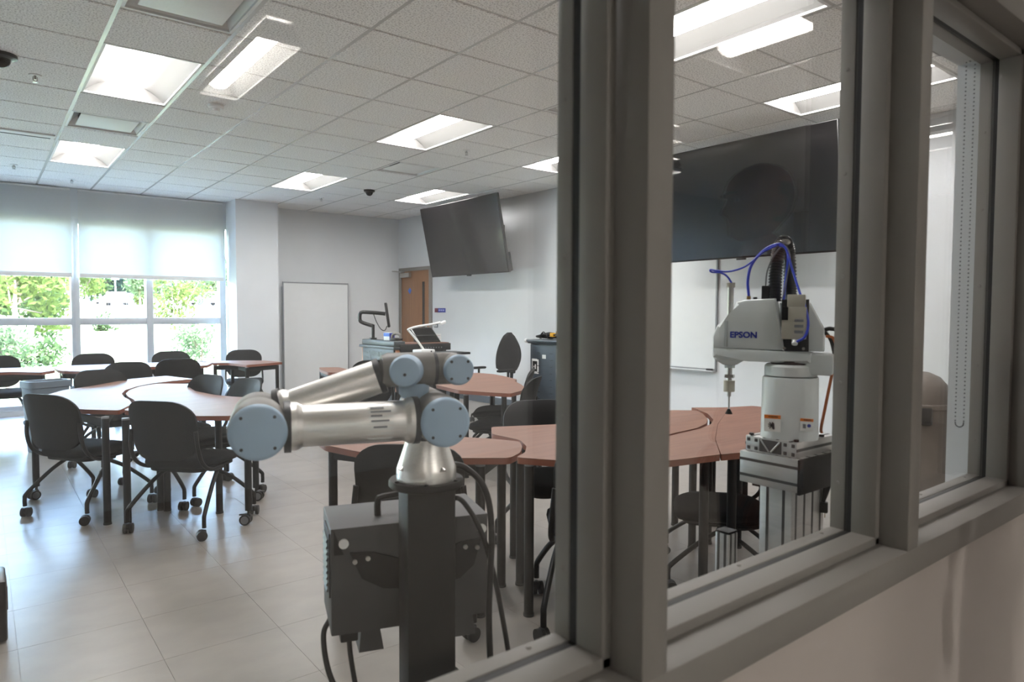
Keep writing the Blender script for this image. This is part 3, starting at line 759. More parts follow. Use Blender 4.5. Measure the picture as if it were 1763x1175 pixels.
chair(1.22, 5.97, 250, 'black chair in the scooped side of the left table, the left of two', GC)
chair(1.37, 5.46, 258, 'black chair in the scooped side of the left table, just behind the robot elbow', GC)
chair(1.09, 7.80, 205, 'black chair between the left tables and window row, turned sideways', GC)
chair(.95, 6.90, 160, 'low black chair tucked behind the left crescent table', GC)
chair(1.80, 8.66, 8, 'black chair facing the window row, back to the camera, above the left tables', GC)
chair(1.07, 9.62, 188, 'black chair against the window right of the thick mullion', GC)
chair(1.97, 9.62, 185, 'black chair against the window below the thin mullion', GC)
chair(2.80, 9.42, 195, 'black chair in front of the white pillar with its frame visible', GC)
chair(.17, 9.78, 175, 'black chair at the left edge by the window, seat and leg visible', GC)
chair(1.57, 2.70, 38, 'black chair directly behind the robot controller box', GC)
chair(2.20, 2.16, 37, 'black chair half hidden by the left edge of the window post', GC)
chair(2.56, 2.86, 200, 'black chair pushed in at the far side of the right cluster, left of the post', GC)
chair(3.05, 2.12, -40, 'black chair under the right cluster table in the middle pane', GC).scale = (1, 1, .82)
chair(3.87, 5.155, 311, 'black chair at the right end of the wavy table, farther one', GC)
chair(3.45, 4.58, 325, 'dark chair in profile in front of the slate cart', GC)
chair(3.28, 5.35, 70, 'black chair at the wavy table, mostly behind the robot wrist', GC)
chair(3.49, 7.20, 10, 'black chair with its back before the lectern panel', GC)
chair(3.01, 6.30, 8, 'black chair just above the robot forearm, the nearer of two', GC)

# ================================================================== COBOT STATION (blue capped arm on the black column)
UX, UY, URZ = .886, 1.483, R(-18)
t = thing('robot_pedestal', 'black square steel column carrying the silver and blue robot arm', 'pedestal', (UX, UY, 0), URZ)
B().box((0, 0, .475), (.122, .122, .95), bev=.006).out('column', M_pede, t)
B().lathe([(0, .95), (.092, .95), (.095, .953), (.095, .964), (.092, .968), (0, .968)], n=40).out('top_plate', M_pede, t)
for k in range(6):
    a = 2*PI*k/6+.3; B().cyl((.084*math.cos(a), .084*math.sin(a), .968), (.084*math.cos(a), .084*math.sin(a), .972), .005, n=8).out('bolt', M_blackm, t)
B().box((0, 0, .006), (.36, .36, .012), bev=.003).out('base_plate', M_pede, t)

t = thing('articulated_robot', 'silver and pale blue six axis robot arm folded over the black column', 'robot arm', (UX, UY, .968), URZ)
b = B().lathe([(0, 0), (.0755, 0), (.0755, .026), (.073, .034), (.052, .098), (.052, .106), (0, .106)], n=40)
for k in range(4):
    a = R(-70+90*k); b.cyl((.073*math.cos(a), .073*math.sin(a), .028), (.066*math.cos(a), .066*math.sin(a), .036), .010, .006, 10)
b.out('base', M_silver, t)
SH = .1725
def housing(name, c, r, half, cap_sign, capm=True, axis=(0, 1, 0), caph=.018):
    """joint housing: cylinder about axis with a domed blue cap on one end"""
    A = Vector(axis); c = Vector(c)
    h = B().lathe([(0, -half), (r*.95, -half), (r, -half+.006), (r, half-.006), (r*.95, half), (0, half)], c, A, 40)
    o = h.out(name, M_urg, t)
    e = c+A*half*cap_sign; d = A*cap_sign
    cp = B().lathe([(0, -.004), (r*.97, -.004), (r*.97, caph*.45), (r*.90, caph*.85), (r*.8, caph), (0, caph)], e, d, 40).out('blue_cap', M_urb, o)
    q = d.to_track_quat('Z', 'Y').to_matrix()
    for k in range(4):
        a = R(45+90*k); p = e+q @ Vector((r*.76*math.cos(a), r*.76*math.sin(a), caph*.9))
        B().cyl(p-d*.002, p+d*.002, .0036, n=10).out('cap_screw', M_urk, o)
    return o
def ring(p0, p1, r): return B().cyl(p0, p1, r, n=36).out('seal_ring', M_urk, t)
def link_tube(name, p0, p1, r, rf, flare_end=True):
    p0, p1 = Vector(p0), Vector(p1); L = (p1-p0).length
    end = rf if flare_end else r
    pr_ = [(0, 0), (rf, 0), (rf, .010), (rf*.985, .0125), (r*1.03, .020), (r*1.004, .023), (r, .025), (r, .028), (r, L*.5)]
    pr_ += [(r, L-.028), (r, L-.025), (r+(end-r)*.05, L-.023), (r+(end-r)*.3, L-.020), (r+(end-r)*.9, L-.0125), (end, L-.010), (end, L), (0, L)]
    return B().lathe(pr_, p0, (p1-p0).normalized(), 48).out(name, M_silver, t, 30)
# shoulder
B().cyl((0, 0, .104), (0, 0, .116), .0535, n=36).out('seal_ring', M_urk, t)
B().cyl((0, 0, .114), (0, 0, SH), .0575, n=36).out('shoulder_collar', M_urg, t)
housing('shoulder_joint', (0, .004, SH), .0585, .066, 1)
ring((0, -.062, SH), (0, -.074, SH), .0565)
UYL = -.138
housing('upper_arm_joint', (0, -.131, SH), .0585, .057, -1)
ring((-.052, UYL, SH), (-.066, UYL, SH), .0545)
EX = -.398
link_tube('upper_arm', (-.064, UYL, SH), (EX+.066, UYL, SH), .0465, .0530)
ring((EX+.066, UYL, SH), (EX+.052, UYL, SH), .0565)
housing('elbow_joint', (EX, -.131, SH), .0605, .057, -1)
ring((EX, -.074, SH), (EX, -.062, SH), .0575)
FY = -.008
housing('forearm_elbow_joint', (EX, FY, SH), .0585, .056, 1)
# forearm
W1 = Vector((-.098, -.058, .279)); E0 = Vector((EX, FY, SH)); fd = (W1-E0).normalized()
ring(E0+fd*.05, E0+fd*.064, .0535)
link_tube('forearm', E0+fd*.062, W1-fd*.035, .0405, .0475, False)
ring(W1-fd*.036, W1-fd*.022, .0425)
# wrists
WZ, WY = .285, -.075
B().lathe([(0, -.05), (.034, -.05), (.0405, -.036), (.0405, .072), (0, .072)], (-.075, WY, WZ), (1, 0, 0), 36).out('wrist_housing', M_urg, t)
b = B().lathe([(0, 0), (.038, 0), (.038, .03), (.033, .043), (.024, .048), (0, .048)], (-.068, WY-.028, WZ), (-.35, -1, 0), 4*9)
wc = b.out('blue_cap', M_urb, t)
B().cyl((-.082, WY-.070, WZ-.006), (-.0848, WY-.078, WZ-.006), .0035, n=10).out('cap_screw', M_urk, wc)
ring((-.003, WY, WZ), (.006, WY, WZ), .0395)
B().lathe([(0, 0), (.039, 0), (.039, .035), (.034, .05), (0, .05)], (.006, WY, WZ), (1, 0, 0), 36).out('wrist_housing', M_urg, t)
housing('wrist_joint', (.050, WY-.012, WZ), .0375, .036, -1, caph=.014)
B().lathe([(0, 0), (.037, 0), (.036, -.025), (.030, -.034), (0, -.034)], (-.045, WY+.01, WZ-.034), (0, 0, 1), 32).out('blue_cap', M_urb, t)
# type label on the upper arm tube
b = B(); rows = []
for k in range(9):
    a = R(20+16*k); rows.append([(x, UYL-.0468*math.sin(a), SH+.0468*math.cos(a)) for x in (-.17, -.115)])
vr = [[b.bm.verts.new(p) for p in r] for r in rows]
for q in range(8): b.bm.faces.new((vr[q][0], vr[q][1], vr[q+1][1], vr[q+1][0]))
lb = b.out('type_label', M_label, t)
for k, (a0, x0, x1) in enumerate(((40, -.165, -.135), (52, -.165, -.12), (64, -.165, -.14), (78, -.165, -.125), (95, -.16, -.13))):
    a = R(a0); p = Vector(((x0+x1)/2, UYL-.0472*math.sin(a), SH+.0472*math.cos(a)))
    B().box(p, (x1-x0, .0008, .004), Matrix.Rotation(a-R(90), 3, 'X')).out('print_line', M_hub, lb)

# controller box hung behind the column
t = thing('robot_controller', 'dark grey controller box hung on the back of the black column', 'controller box', (UX, UY, 0), URZ)
B().lohi((-.232, .066, .562), (.186, .285, .840), bev=.004).out('cabinet', M_box, t)
vp_ = B().lohi((-.236, .075, .66), (-.231, .20, .825)).out('vent_plate', M_blackm, t)
for k in range(9): B().box((-.238, .135, .675+.016*k), (.006, .095, .008), Matrix.Rotation(R(25), 3, 'Y')).out('vent_slat', M_lect, vp_)
B().tube([(-.10, .15, .838), (-.10, .15, .875), (-.085, .155, .888), (.03, .175, .888), (.045, .178, .875), (.045, .178, .838)], .009, 8, sub=3).out('carry_handle', M_blackm, t)
for sx, x0, x1 in ((-1, -.185, -.05), (1, .05, .165)):
    prof = [(x0 if sx < 0 else x1, .775), (x0+.06 if sx < 0 else x1-.06, .77), (0.0, .725), (0.0, .66), (x0+.085 if sx < 0 else x1-.06, .672), (x0+.03 if sx < 0 else x1-.02, .705)]
    o = B().prism(prof, 0, .006, Matrix.Translation((0, .066, 0)) @ Matrix.Rotation(R(90), 4, 'X')).out('mounting_bracket', M_pede, t)
    for px, pz in ((x0+.012 if sx < 0 else x1-.012, .752), (x0+.045 if sx < 0 else x1-.045, .757)):
        B().cyl((px, .060, pz), (px, .054, pz), .0062, n=12).out('bolt', M_steel, o)
for x in (-.20, .168): B().cyl((x, .066, .800), (x, .060, .800), .0125, n=20).out('latch', M_grid, t)
b = B().prism([(-.225, .84), (-.225, .772), (-.2, .772)], 0, .004, Matrix.Translation((0, .068, 0)) @ Matrix.Rotation(R(90), 4, 'X')); b.out('corner_flap', M_blackm, t)
for x in (-.125, .135):
    B().prism([(-.022, 0), (.022, 0), (.036, -.085), (-.03, -.085)], -.04, .04, Matrix.Translation((x, .17, .562)) @ Matrix.Rotation(R(90), 4, 'X')).out('foot', M_box, t)
B().box((-.185, .10, .548), (.045, .035, .03), bev=.004).out('plug_socket', M_blackm, t)
def stn(p):
    q = Matrix.Rotation(URZ, 3, 'Z') @ Vector(p); return (q.x+UX, q.y+UY, q.z)
def cable(name, pts, r, m, label, grp, local=True):
    o = B().tube([stn(p) if local else p for p in pts], r, 8, sub=6).out(name, m, None, 80)
    return tag(o, label, 'cable', grp)
GCB = 'cables of the robot stations'
cable('robot_cable', [(.06, .03, .995), (.105, .0, .985), (.15, -.02, .93), (.165, -.03, .82), (.158, -.03, .6), (.165, -.04, .38), (.18, -.05, .1), (.19, -.03, .02)], .0085, M_blackm, 'thick black cable looping from the robot base down past the controller box', GCB)
cable('robot_cable', [(.064, .03, .90), (.10, .02, .895), (.14, -.02, .82), (.175, -.02, .70), (.205, .0, .58), (.235, .02, .42), (.245, .02, .2), (.25, .03, .008)], .007, M_blackm, 'thinner grey black cable leaving the column to the right toward the floor', GCB)
cable('robot_cable', [(-.185, .10, .54), (-.18, .09, .48), (-.165, .06, .38), (-.14, .0, .25), (-.1, -.06, .02)], .007, M_blackm, 'straight black power lead hanging from the plug under the controller box', GCB)
cable('robot_cable', [(-.225, .17, .566), (-.245, .15, .53), (-.235, .10, .45), (-.19, .05, .36), (-.15, .0, .28), (-.12, -.04, .02)], .0075, M_blackm, 'black cable bowing out left under the controller box', GCB)
cable('robot_cable', [(.02, .1, .561), (.05, .08, .47), (.12, .04, .40), (.19, .0, .33), (.3, -.05, .1), (.34, -.05, .008)], .005, M_blackm, 'thin black cable slanting right below the controller box', GCB)

# ================================================================== SCARA STATION (white robot in the middle pane)
def extrusion(name, a, b, axis, m=M_extr, pitch=.045, parent=None, faces=('x', 'y', 'z')):
    """aluminium profile block with grooves along `axis` on its side faces"""
    lo, hi = Vector(a), Vector(b)
    body = B().lohi(a, b, bev=.0025).out(name, m, parent)
    ax = 'xyz'.index(axis)
    g = B()
    for f in range(3):
        if f == ax: continue
        o = 3-ax-f            # the other cross axis
        n = max(1, round((hi[o]-lo[o])/pitch))
        for k in range(n):
            cc = lo[o]+(hi[o]-lo[o])*(k+.5)/n
            for side, v in ((-1, lo[f]), (1, hi[f])):
                c = [0, 0, 0]; d = [0, 0, 0]
                c[ax] = (lo[ax]+hi[ax])/2; d[ax] = hi[ax]-lo[ax]+.0004
                c[o] = cc; d[o] = .008
                c[f] = v; d[f] = .0016
                g.box(c, d)
    g.out('groove', M_slot, body)['kind'] = 'stuff'
    return body
t = thing('machine_stand', 'aluminium extrusion stand with black end plate under the white robot', 'stand', (0, 0, 0))
extrusion('post', (1.782, 1.0, .0), (1.962, 1.10, .895), 'z', parent=t)
extrusion('cross_beam', (1.762, .972, .893), (1.985, 1.155, .985), 'y', parent=t)
B().lohi((1.758, .964, .889), (1.99, .973, .987), bev=.002).out('end_plate', M_pede, t)
B().lohi((1.79, 1.0, .880), (1.95, 1.13, .894)).out('clamp_plate', M_pede, t)
pl = extrusion('mount_plate', (1.775, .985, .985), (1.99, 1.145, 1.030), 'x', parent=t)
ep = B()
for y in (1.0075, 1.1225):
    for q in (-1, 1):
        for r_ in (-1, 1): ep.box((1.7745, y+q*.012, 1.0075+r_*.012), (.002, .010, .010), bev=.002)
o = ep.out('profile_end', M_slot, pl); o['kind'] = 'stuff'
B().prism([(-.034, -.018), (.034, -.018), (.034, .018), (-.034, .018)], 0, .002, Matrix.Translation((1.773, 1.065, 1.0075)) @ Matrix.Rotation(R(90), 4, 'Z') @ Matrix.Rotation(R(90), 4, 'X')).out('profile_hollow', M_slot, pl)
for y0, y1, z0, z1 in ((1.035, 1.062, 1.024, .992), (1.068, 1.095, .992, 1.024)):
    B().tube([(1.7735, y0, z0), (1.7735, y1, z1)], .0028, 6).out('profile_web', M_extr, pl)
for x, y in ((1.79, .995), (1.79, 1.135), (1.93, .995)): B().cyl((x, y, 1.03), (x, y, 1.036), .007, n=12).out('bolt', M_blackm, t)
B().box((1.87, 1.05, .006), (.34, .28, .012), bev=.003).out('floor_plate', M_extr, t)
t = thing('profile_post', 'short aluminium profile post with dark end cap left of the machine stand', 'post', (0, 0, 0))
extrusion('profile', (1.683, 1.135, 0), (1.728, 1.18, .750), 'z', parent=t, pitch=.0225); B().lohi((1.683, 1.135, .75), (1.728, 1.18, .757), bev=.002).out('end_cap', M_pede, t)

EPX, EPY = 1.858, 1.055
EU = Vector((-.43, .9027, 0)); EV = Vector((-.9027, -.43, 0))       # along the arm, toward the camera
ERZ = math.atan2(EU.y, EU.x)
t = thing('scara_robot', 'white four axis assembly robot with printed name on the metal stand', 'robot', (EPX, EPY, 1.030), ERZ)
# local: x along the arm (+ = shaft end), y = left of it, -y?? camera side is local +y
def sz(x, y): return ((1366-x)/600., 1.392-(y-537)/600.-1.030)
SIDE = Matrix.Rotation(R(90), 4, 'X')      # prism plane xy -> xz, extrudes along -y
b = B()
rows = []
for zz, k in ((0, 1.0), (.02, .99), (.17, .97), (.176, .94)):
    rows.append([Vector((x*k, y*k, zz)) for x, y in rrect(.155, .150, .05, 6)])
b.loft(rows); b.out('base_column', M_epson, t)
B().lathe([(0, .176), (.06, .176), (.072, .180), (.072, .206), (.066, .212), (0, .212)], n=36).out('turret_ring', M_epson, t)
B().lathe([(0, .212), (.055, .212), (.055, .222), (0, .222)], n=32).out('seal_ring', M_urk, t)
B().lohi((-.115, -.05, .185), (-.04, .05, .245), bev=.012).out('rear_connector_block', M_epson, t)
def side_prism(pts, y0, y1, bev): return B().prism([sz(*p) for p in pts], -y1, -y0, SIDE, bev)
# arm: front cover, with a lower tray, and rear cover
side_prism([(1238, 618), (1237, 600), (1355, 604), (1400, 606), (1400, 624), (1300, 623)], -.052, .056, .010).out('arm_tray', M_epson, t)
side_prism([(1238, 602), (1237, 580), (1245, 560), (1268, 546), (1277, 519), (1291, 515), (1341, 513), (1350, 570), (1356, 603)], -.050, .054, .010).out('arm_cover', M_epson, t)
side_prism([(1350, 604), (1346, 520), (1394, 520), (1418, 566), (1418, 604)], -.075, .005, .008).out('rear_cover', M_epson, t)
# groove's shade, put into a raised strip's colour, and bulge round the shaft
B().lohi((sz(1264, 0)[0], .0545, sz(0, 598)[1]), (sz(1258, 0)[0], .0575, sz(0, 552)[1]), bev=.0015).out('groove_shade', mat('cover_shadow', (168, 174, 174), .5), t)
sx = sz(1263, 0)[0]
def SZ(y): return sz(0, y)[1]
def shaft(y0, y1, r, name, m, n=16, r1=None): return B().cyl((sx, 0, SZ(y0)), (sx, 0, SZ(y1)), r, r1, n).out(name, m, t)
b = B().cyl((sx, 0, SZ(560)), (sx, 0, SZ(490)), .0085, n=16)
for k in range(12): b.cyl((sx, 0, SZ(545)+.0078*k), (sx, 0, SZ(545)+.0078*k+.0035), .0098, n=16)
b.out('ball_screw', M_steel, t)
shaft(492, 484, .0125, 'shaft_stop', M_valve)
b = B().lathe([(0, SZ(632)), (.02, SZ(632)), (.046, SZ(622)), (.048, SZ(616)), (0, SZ(616))], (sx, 0, 0), n=28); b.out('shaft_flange', M_epson, t)
shaft(638, 626, .0155, 'collar', M_epson); shaft(652, 636, .0078, 'lower_shaft', M_steel)
B().box((sx, 0, SZ(653)), (.028, .018, .010), bev=.002).out('clamp', M_steel, t)
shaft(662, 655, .0075, 'lower_shaft', M_steel); B().cyl((sx, 0, SZ(681)), (sx, 0, SZ(661)), .0165, n=24).out('tool_holder', M_valve, t)
shaft(690, 680, .006, 'tool_stem', M_steel); shaft(715, 688, .0028, 'tool_rod', M_steel)
B().lathe([(0, SZ(722)), (.011, SZ(722)), (.010, SZ(720)), (.004, SZ(713)), (0, SZ(712))], (sx, 0, 0), n=20).out('suction_cup', M_blackm, t)
# name on the cover side
lettering('lettering', 'EPSON', .0245, M_inkb, t, (sz(1290.5, 0)[0], .0552, SZ(577)), (R(90), 0, PI), .0006, .0009, 1.02)
# warning labels
def wlabel(x, z, wd, ht, hand):
    o = B().lohi((x-wd/2, .0745, z), (x+wd/2, .0765, z+ht)).out('warning_label', M_label, t)
    B().lohi((x-wd/2, .0755, z+ht*.78), (x+wd/2, .0772, z+ht)).out('warning_band', M_labelo, o)
    lettering('lettering', 'WARNING', ht*.14, M_ink, o, (x-.002, .0774, z+ht*.89), (R(90), 0, PI), .0002, .0002, .8)
    if hand:
        h = B().prism([(-.004, -.010), (.0, -.012), (.004, -.006), (.004, .010), (-.002, .006)], 0, .0007, Matrix.Translation((x-.003, .0772, z+ht*.38)) @ Matrix.Rotation(R(90), 4, 'X') @ Matrix.Scale(-1, 4, (0, 0, 1)))
        for k in range(4):
            a = R(140+27*k); h.tube([(x-.002, .0770, z+ht*.38), (x-.002-.013*math.cos(a), .0770, z+ht*.38+.013*math.sin(a))], .0013, 6)
        h.out('hand_pictogram', M_ink, o)
    else:
        B().cyl((x-.006, .0764, z+ht*.45), (x-.006, .0772, z+ht*.45), .005, n=14).out('symbol', M_inkb, o)
        B().box((x+.006, .077, z+ht*.4), (.008, .0008, .012)).out('symbol', M_hub, o)
wlabel(.040, .022, .044, .048, True); wlabel(-.050, .030, .034, .036, False)
# valve bracket on the camera side
o = side_prism([(1352, 515), (1395, 515), (1396, 603), (1358, 603), (1352, 560)], .056, .060, .001).out('valve_plate', M_tvb, t)
B().lohi((sz(1392, 0)[0], .060, SZ(582)), (sz(1354, 0)[0], .085, SZ(528)), bev=.002).out('valve_block', M_valve, t)
B().lohi((sz(1390, 0)[0], .062, SZ(528)), (sz(1362, 0)[0], .082, SZ(507)), bev=.002).out('valve_head', M_valve, t)
B().lohi((sz(1364, 0)[0], .084, SZ(550)), (sz(1354, 0)[0], .089, SZ(528)), bev=.001).out('valve_coil', M_blackm, t)
for k in range(3): B().lohi((sz(1388, 0)[0], .0845, SZ(572)+.016*k), (sz(1374, 0)[0], .0865, SZ(572)+.016*k+.008)).out('valve_port', M_hub, t)
B().cyl((sz(1375, 0)[0], .085, SZ(590)), (sz(1375, 0)[0], .075, SZ(582)), .008, n=12).out('fitting', M_white, t)
for x in (1358, 1388): B().cyl((sz(x, 0)[0], .060, SZ(598)), (sz(x, 0)[0], .064, SZ(598)), .004, n=10).out('bolt', M_steel, t)
b = B().cyl((sz(1294, 0)[0], .0, SZ(516)), (sz(1294, 0)[0], .0, SZ(508)), .006, n=12); b.out('fitting', mat('brass', (150, 122, 80), .4, metal=.7), t)
B().cyl((sz(1305, 0)[0], .0, SZ(516)), (sz(1305, 0)[0], .0, SZ(510)), .006, n=12).out('fitting', M_tvb, t)
B().lohi((sz(1329, 0)[0], -.02, SZ(516)), (sz(1316, 0)[0], .012, SZ(490)), bev=.002).out('connector', M_tvb, t)
# corrugated duct: up from the cover, over and down to the rear cover
dp = [(sz(1338, 0)[0], 0, SZ(518)), (sz(1338, 0)[0], 0, SZ(470)), (sz(1342, 0)[0], -.005, SZ(430)), (sz(1350, 0)[0], -.02, SZ(412)), (sz(1357, 0)[0], -.04, SZ(430)), (sz(1360, 0)[0], -.045, SZ(480)), (sz(1362, 0)[0], -.045, SZ(522))]
du = spline([Vector(p) for p in dp], 9)
b = B(); rows = []
b.tube(du, .0165, 12)
for p, q in zip(du[::1], du[1::1]): b.cyl(p, p+(q-p)*.5, .0190, n=12)
b.out('cable_duct', M_tvb, t, 60)
B().ball((sz(1350, 0)[0], -.012, SZ(414)), .019, (1, 1, .55), 14, 8).out('duct_hook', M_steel, t)
def lp(x, y, d): a = sz(x, y); return (a[0], d, a[1])
def rob_tube(name, pts, r, m): return B().tube([lp(*p) for p in pts], r, 8, sub=6).out(name, m, t, 80)
rob_tube('air_tube', [(1294, 508, 0), (1292, 480, 0), (1299, 452, .01), (1320, 428, .018), (1343, 419, .02), (1356, 428, .02), (1359, 450, .02), (1355, 490, .02), (1353, 520, .03)], .0042, M_blue)
rob_tube('air_tube', [(1264, 484, 0), (1256, 472, .0), (1244, 465, 0), (1230, 464, .01), (1228, 460, .015), (1240, 462, .02), (1262, 464, .02), (1290, 455, .02), (1318, 432, .022), (1340, 421, .024)], .0028, M_blue)
rob_tube('air_tube', [(1345, 421, .024), (1356, 428, .03), (1366, 460, .04), (1374, 485, .05), (1382, 508, .07)], .0035, M_blue)
rob_tube('air_tube', [(1388, 522, .075), (1394, 545, .08), (1395, 562, .085), (1390, 578, .088), (1378, 586, .085)], .0035, M_blue)
rob_tube('sensor_wire', [(1322, 492, 0), (1325, 465, .012), (1336, 438, .018), (1352, 422, .022), (1362, 440, .022), (1357, 480, .022), (1351, 518, .03)], .0022, M_hub)
rob_tube('power_cable', [(1418, 567, -.03), (1428, 565, -.03), (1440, 575, -.03), (1455, 640, -.03), (1455, 720, -.03), (1440, 800, -.05), (1428, 850, -.06), (1420, 875, -.06)], .0060, M_blackm)
rob_tube('power_cable', [(1418, 570, -.04), (1430, 590, -.04), (1438, 640, -.04), (1440, 720, -.04), (1436, 800, -.05), (1424, 850, -.06), (1422, 872, -.06)], .0055, M_blackm)
rob_tube('air_hose', [(1420, 578, -.035), (1432, 582, -.035), (1437, 605, -.035), (1430, 650, -.035), (1422, 700, -.035), (1416, 738, -.035), (1417, 748, -.035)], .0042, M_orangec)
b = B().box(lp(1421, 882, -.06), (.028, .024, .032), bev=.004); b.out('mains_plug', M_blackm, t)
for q in (-.006, .006): B().box((lp(1421, 893, -.06)[0]+q, -.06, lp(1421, 895, 0)[2]), (.002, .006, .018)).out('plug_pin', mat('brass', (150, 122, 80)), t)

# ================================================================== LECTERN AND WHAT STANDS ON IT
LX0, LX1, LY0, LY1 = 4.13, 4.90, 7.66, 8.60
t = thing('lectern', 'grey metal teaching lectern with perforated lettering and wooden trim near the door', 'lectern', (LX0, (LY0+LY1)/2, 0)); t.scale = (1, 1, 1.05)
hy = (LY1-LY0)/2
B().lohi((.02, -hy+.02, .08), (LX1-LX0, hy-.02, .86), bev=.006).out('body', M_tvb, t)
fp = B().lohi((-.012, -hy+.03, .30), (.02, hy-.03, .86), bev=.003).out('front_panel', M_lect, t)
for k in range(3):
    for y0 in (-hy+.07, hy-.20):
        B().box((-.0135, y0+.065, .80-.06*k), (.004, .13, .018), Matrix.Rotation(R(6), 3, 'X')).out('vent_slot', M_tvb, fp)
for s in (-1, 1): B().tube([(-.0135, s*.23, .82), (-.0135, s*.14, .60)], .0035, 6).out('vent_slot', M_tvb, fp)
for body, z in (('VIRGINIA', .79), ('WESTERN', .69)):
    lettering('lettering', body, .10, M_tvb, fp, (-.0132, 0, z), (R(90), 0, R(-90)), .0008, .0, .85)
for s in (-1, 1): B().lohi((.0, s*hy-.012, .05), (.06, s*hy+.012, .86), bev=.003).out('trim_strip', M_orange, t)
B().lohi((-.04, -hy-.03, .86), (LX1-LX0+.03, hy+.03, .895), bev=.006).out('desk_top', M_lect, t)
B().lohi((-.02, -hy+.0, .895), (.14, hy-.02, .962), bev=.012).out('front_ledge', M_lect, t)
B().lohi((.14, -hy-.02, .895), (LX1-LX0+.02, -hy+.35, .935), bev=.004).out('side_top', M_wood, t)
B().lohi((.05, -hy-.035, .84), (LX1-LX0+.035, -hy-.005, .925), bev=.004).out('side_fascia', M_tvb, t)
for k in range(9): B().cyl((.34+.04*k, -hy-.0345, .875), (.34+.04*k, -hy-.0365, .875), .009, n=10).out('perforation', M_hub, t)
sh = B().lohi((.06, -hy-.36, .795), (.90, -hy, .822), bev=.004).out('pull_out_shelf', M_tvb, t)
B().lohi((.07, -hy-.35, .822), (.80, -hy-.03, .826)).out('shelf_mat', M_lect, sh)
for y in (-hy+.06, hy-.06):
    for x in (.08, .68): caster_parts(t, x, y, random.uniform(0, 6.28), False)

t = thing('monitor', 'thin computer monitor seen edge on, on a black arm over the lectern', 'monitor', (4.20, 8.42, 1.01))
MA = R(-27)
b = B().cyl((0, 0, 0), (0, 0, .022), .05, n=20); b.cyl((0, 0, .02), (0, 0, .20), .022, n=14); b.out('arm_base', M_tvb, t)
B().tube([(0, 0, .18), (-.09, .10, .22), (-.13, .13, .26), (-.12, .12, .36), (-.03, .05, .365), (.09, -.01, .355), (.16, -.05, .345)], .026, 10, sub=3).out('arm', M_tvb, t)
B().tube([(.02, .02, .34), (.05, .0, .24), (.10, -.03, .14), (.15, -.05, .12), (.18, -.06, .18)], .006, 6, sub=4).out('cable', M_tvb, t)
rot = Matrix.Rotation(R(-28), 3, 'Z') @ Matrix.Rotation(R(-8), 3, 'Y')
o = B().box((.185, -.06, .33), (.035, .52, .33), rot, bev=.006).out('display', M_tvb, t)
B().box(Vector((.185, -.06, .33))+rot @ Vector((.0185, 0, 0)), (.002, .50, .31), rot).out('screen', M_screen, o)

t = thing('control_panel', 'black sloping control panel with keyboard on the lectern', 'control panel', (4.55, 7.85, .982))
rot = Matrix.Rotation(R(38), 3, 'X')
B().box((.12, .0, .09), (.34, .30, .035), rot, bev=.006).out('panel', M_tvb, t); B().box((.12, .0, .05), (.30, .08, .09), bev=.006).out('support', M_tvb, t)
B().box(Vector((.12, 0, .09))+rot @ Vector((0, 0, .019)), (.30, .26, .002), rot).out('touch_screen', M_screen, t)
t = thing('tissue_box', 'blue and white box on the lectern beside the monitor', 'box', (4.23, 8.02, 1.0105), R(15))
B().box((0, 0, .05), (.09, .11, .10), bev=.003).out('carton', M_label, t); B().box((-.046, 0, .075), (.002, .108, .046)).out('blue_band', mat('sticker_blue', (60, 110, 205)), t); B().box((.0, -.056, .05), (.09, .002, .098)).out('blue_side', M_inkb, t)
t = thing('desk_phone', 'dark telephone with a grey handset arch on the lectern', 'telephone', (4.24, 7.84, 1.0105), R(20))
B().box((0, 0, .018), (.14, .10, .036), bev=.008).out('body', M_tvb, t); B().tube([(0, -.075, .03), (0, -.06, .075), (0, 0, .092), (0, .06, .075), (0, .075, .03)], .017, 10, sub=4).out('handset', M_bin, t)
t = thing('document_camera', 'white document camera with a bent arm on the lectern shelf', 'document camera', (4.40, 7.42, .868), R(10))
B().box((0, 0, .022), (.23, .17, .044), bev=.01).out('base', M_white, t); B().box((.05, -.086, .02), (.02, .004, .022)).out('port', M_ink, t)
B().tube([(.03, .04, .04), (-.03, .10, .16), (-.10, .16, .27), (-.11, .16, .30), (.0, .10, .335), (.16, .02, .36), (.26, -.02, .385)], .014, 8, sub=3).out('arm', M_white, t)
B().box((.29, -.03, .375), (.09, .05, .035), Matrix.Rotation(R(-20), 3, 'Y'), bev=.008).out('camera_head', M_white, t)

# ================================================================== CART, OFFICE CHAIR, BINS
CY0, CY1, CX0, CX1 = 6.15, 6.76, 5.60, 6.06
t = thing('storage_cart', 'dark slate metal locker cart against the long wall left of the window post', 'cabinet', (CX0, (CY0+CY1)/2, 0))
hy = (CY1-CY0)/2
B().lohi((0, -hy, .09), (CX1-CX0, hy, .985), bev=.004).out('cabinet_body', M_slate, t)
d = B().lohi((-.02, -hy+.05, .12), (0, hy-.02, .97), bev=.003).out('door', M_slate, t)
slot_me = B().box((0, 0, 0), (.004, .055, .008), bev=.001).mesh('vent_slot', M_ink)
for k in range(8):
    for y in (-.12, .12): link('vent_slot', slot_me, d, (-.021, y, .87-.083*k))
B().lohi((-.03, -hy+.07, .62), (-.02, -hy+.085, .93), bev=.003).out('handle', M_hub, d)
st = B().lohi((-.0225, .12, .60), (-.020, .25, .79), bev=.001).out('sticker', M_label, d)
B().lohi((-.0235, .145, .63), (-.0222, .235, .76)).out('print', M_ink, st); B().lohi((-.024, .17, .66), (-.0233, .19, .72)).out('print', M_label, st); B().lohi((-.024, .20, .68), (-.0233, .215, .70)).out('print', M_label, st)
B().lohi((-.0225, -.02, .80), (-.020, .05, .85), bev=.001).out('sticker', M_label, d)
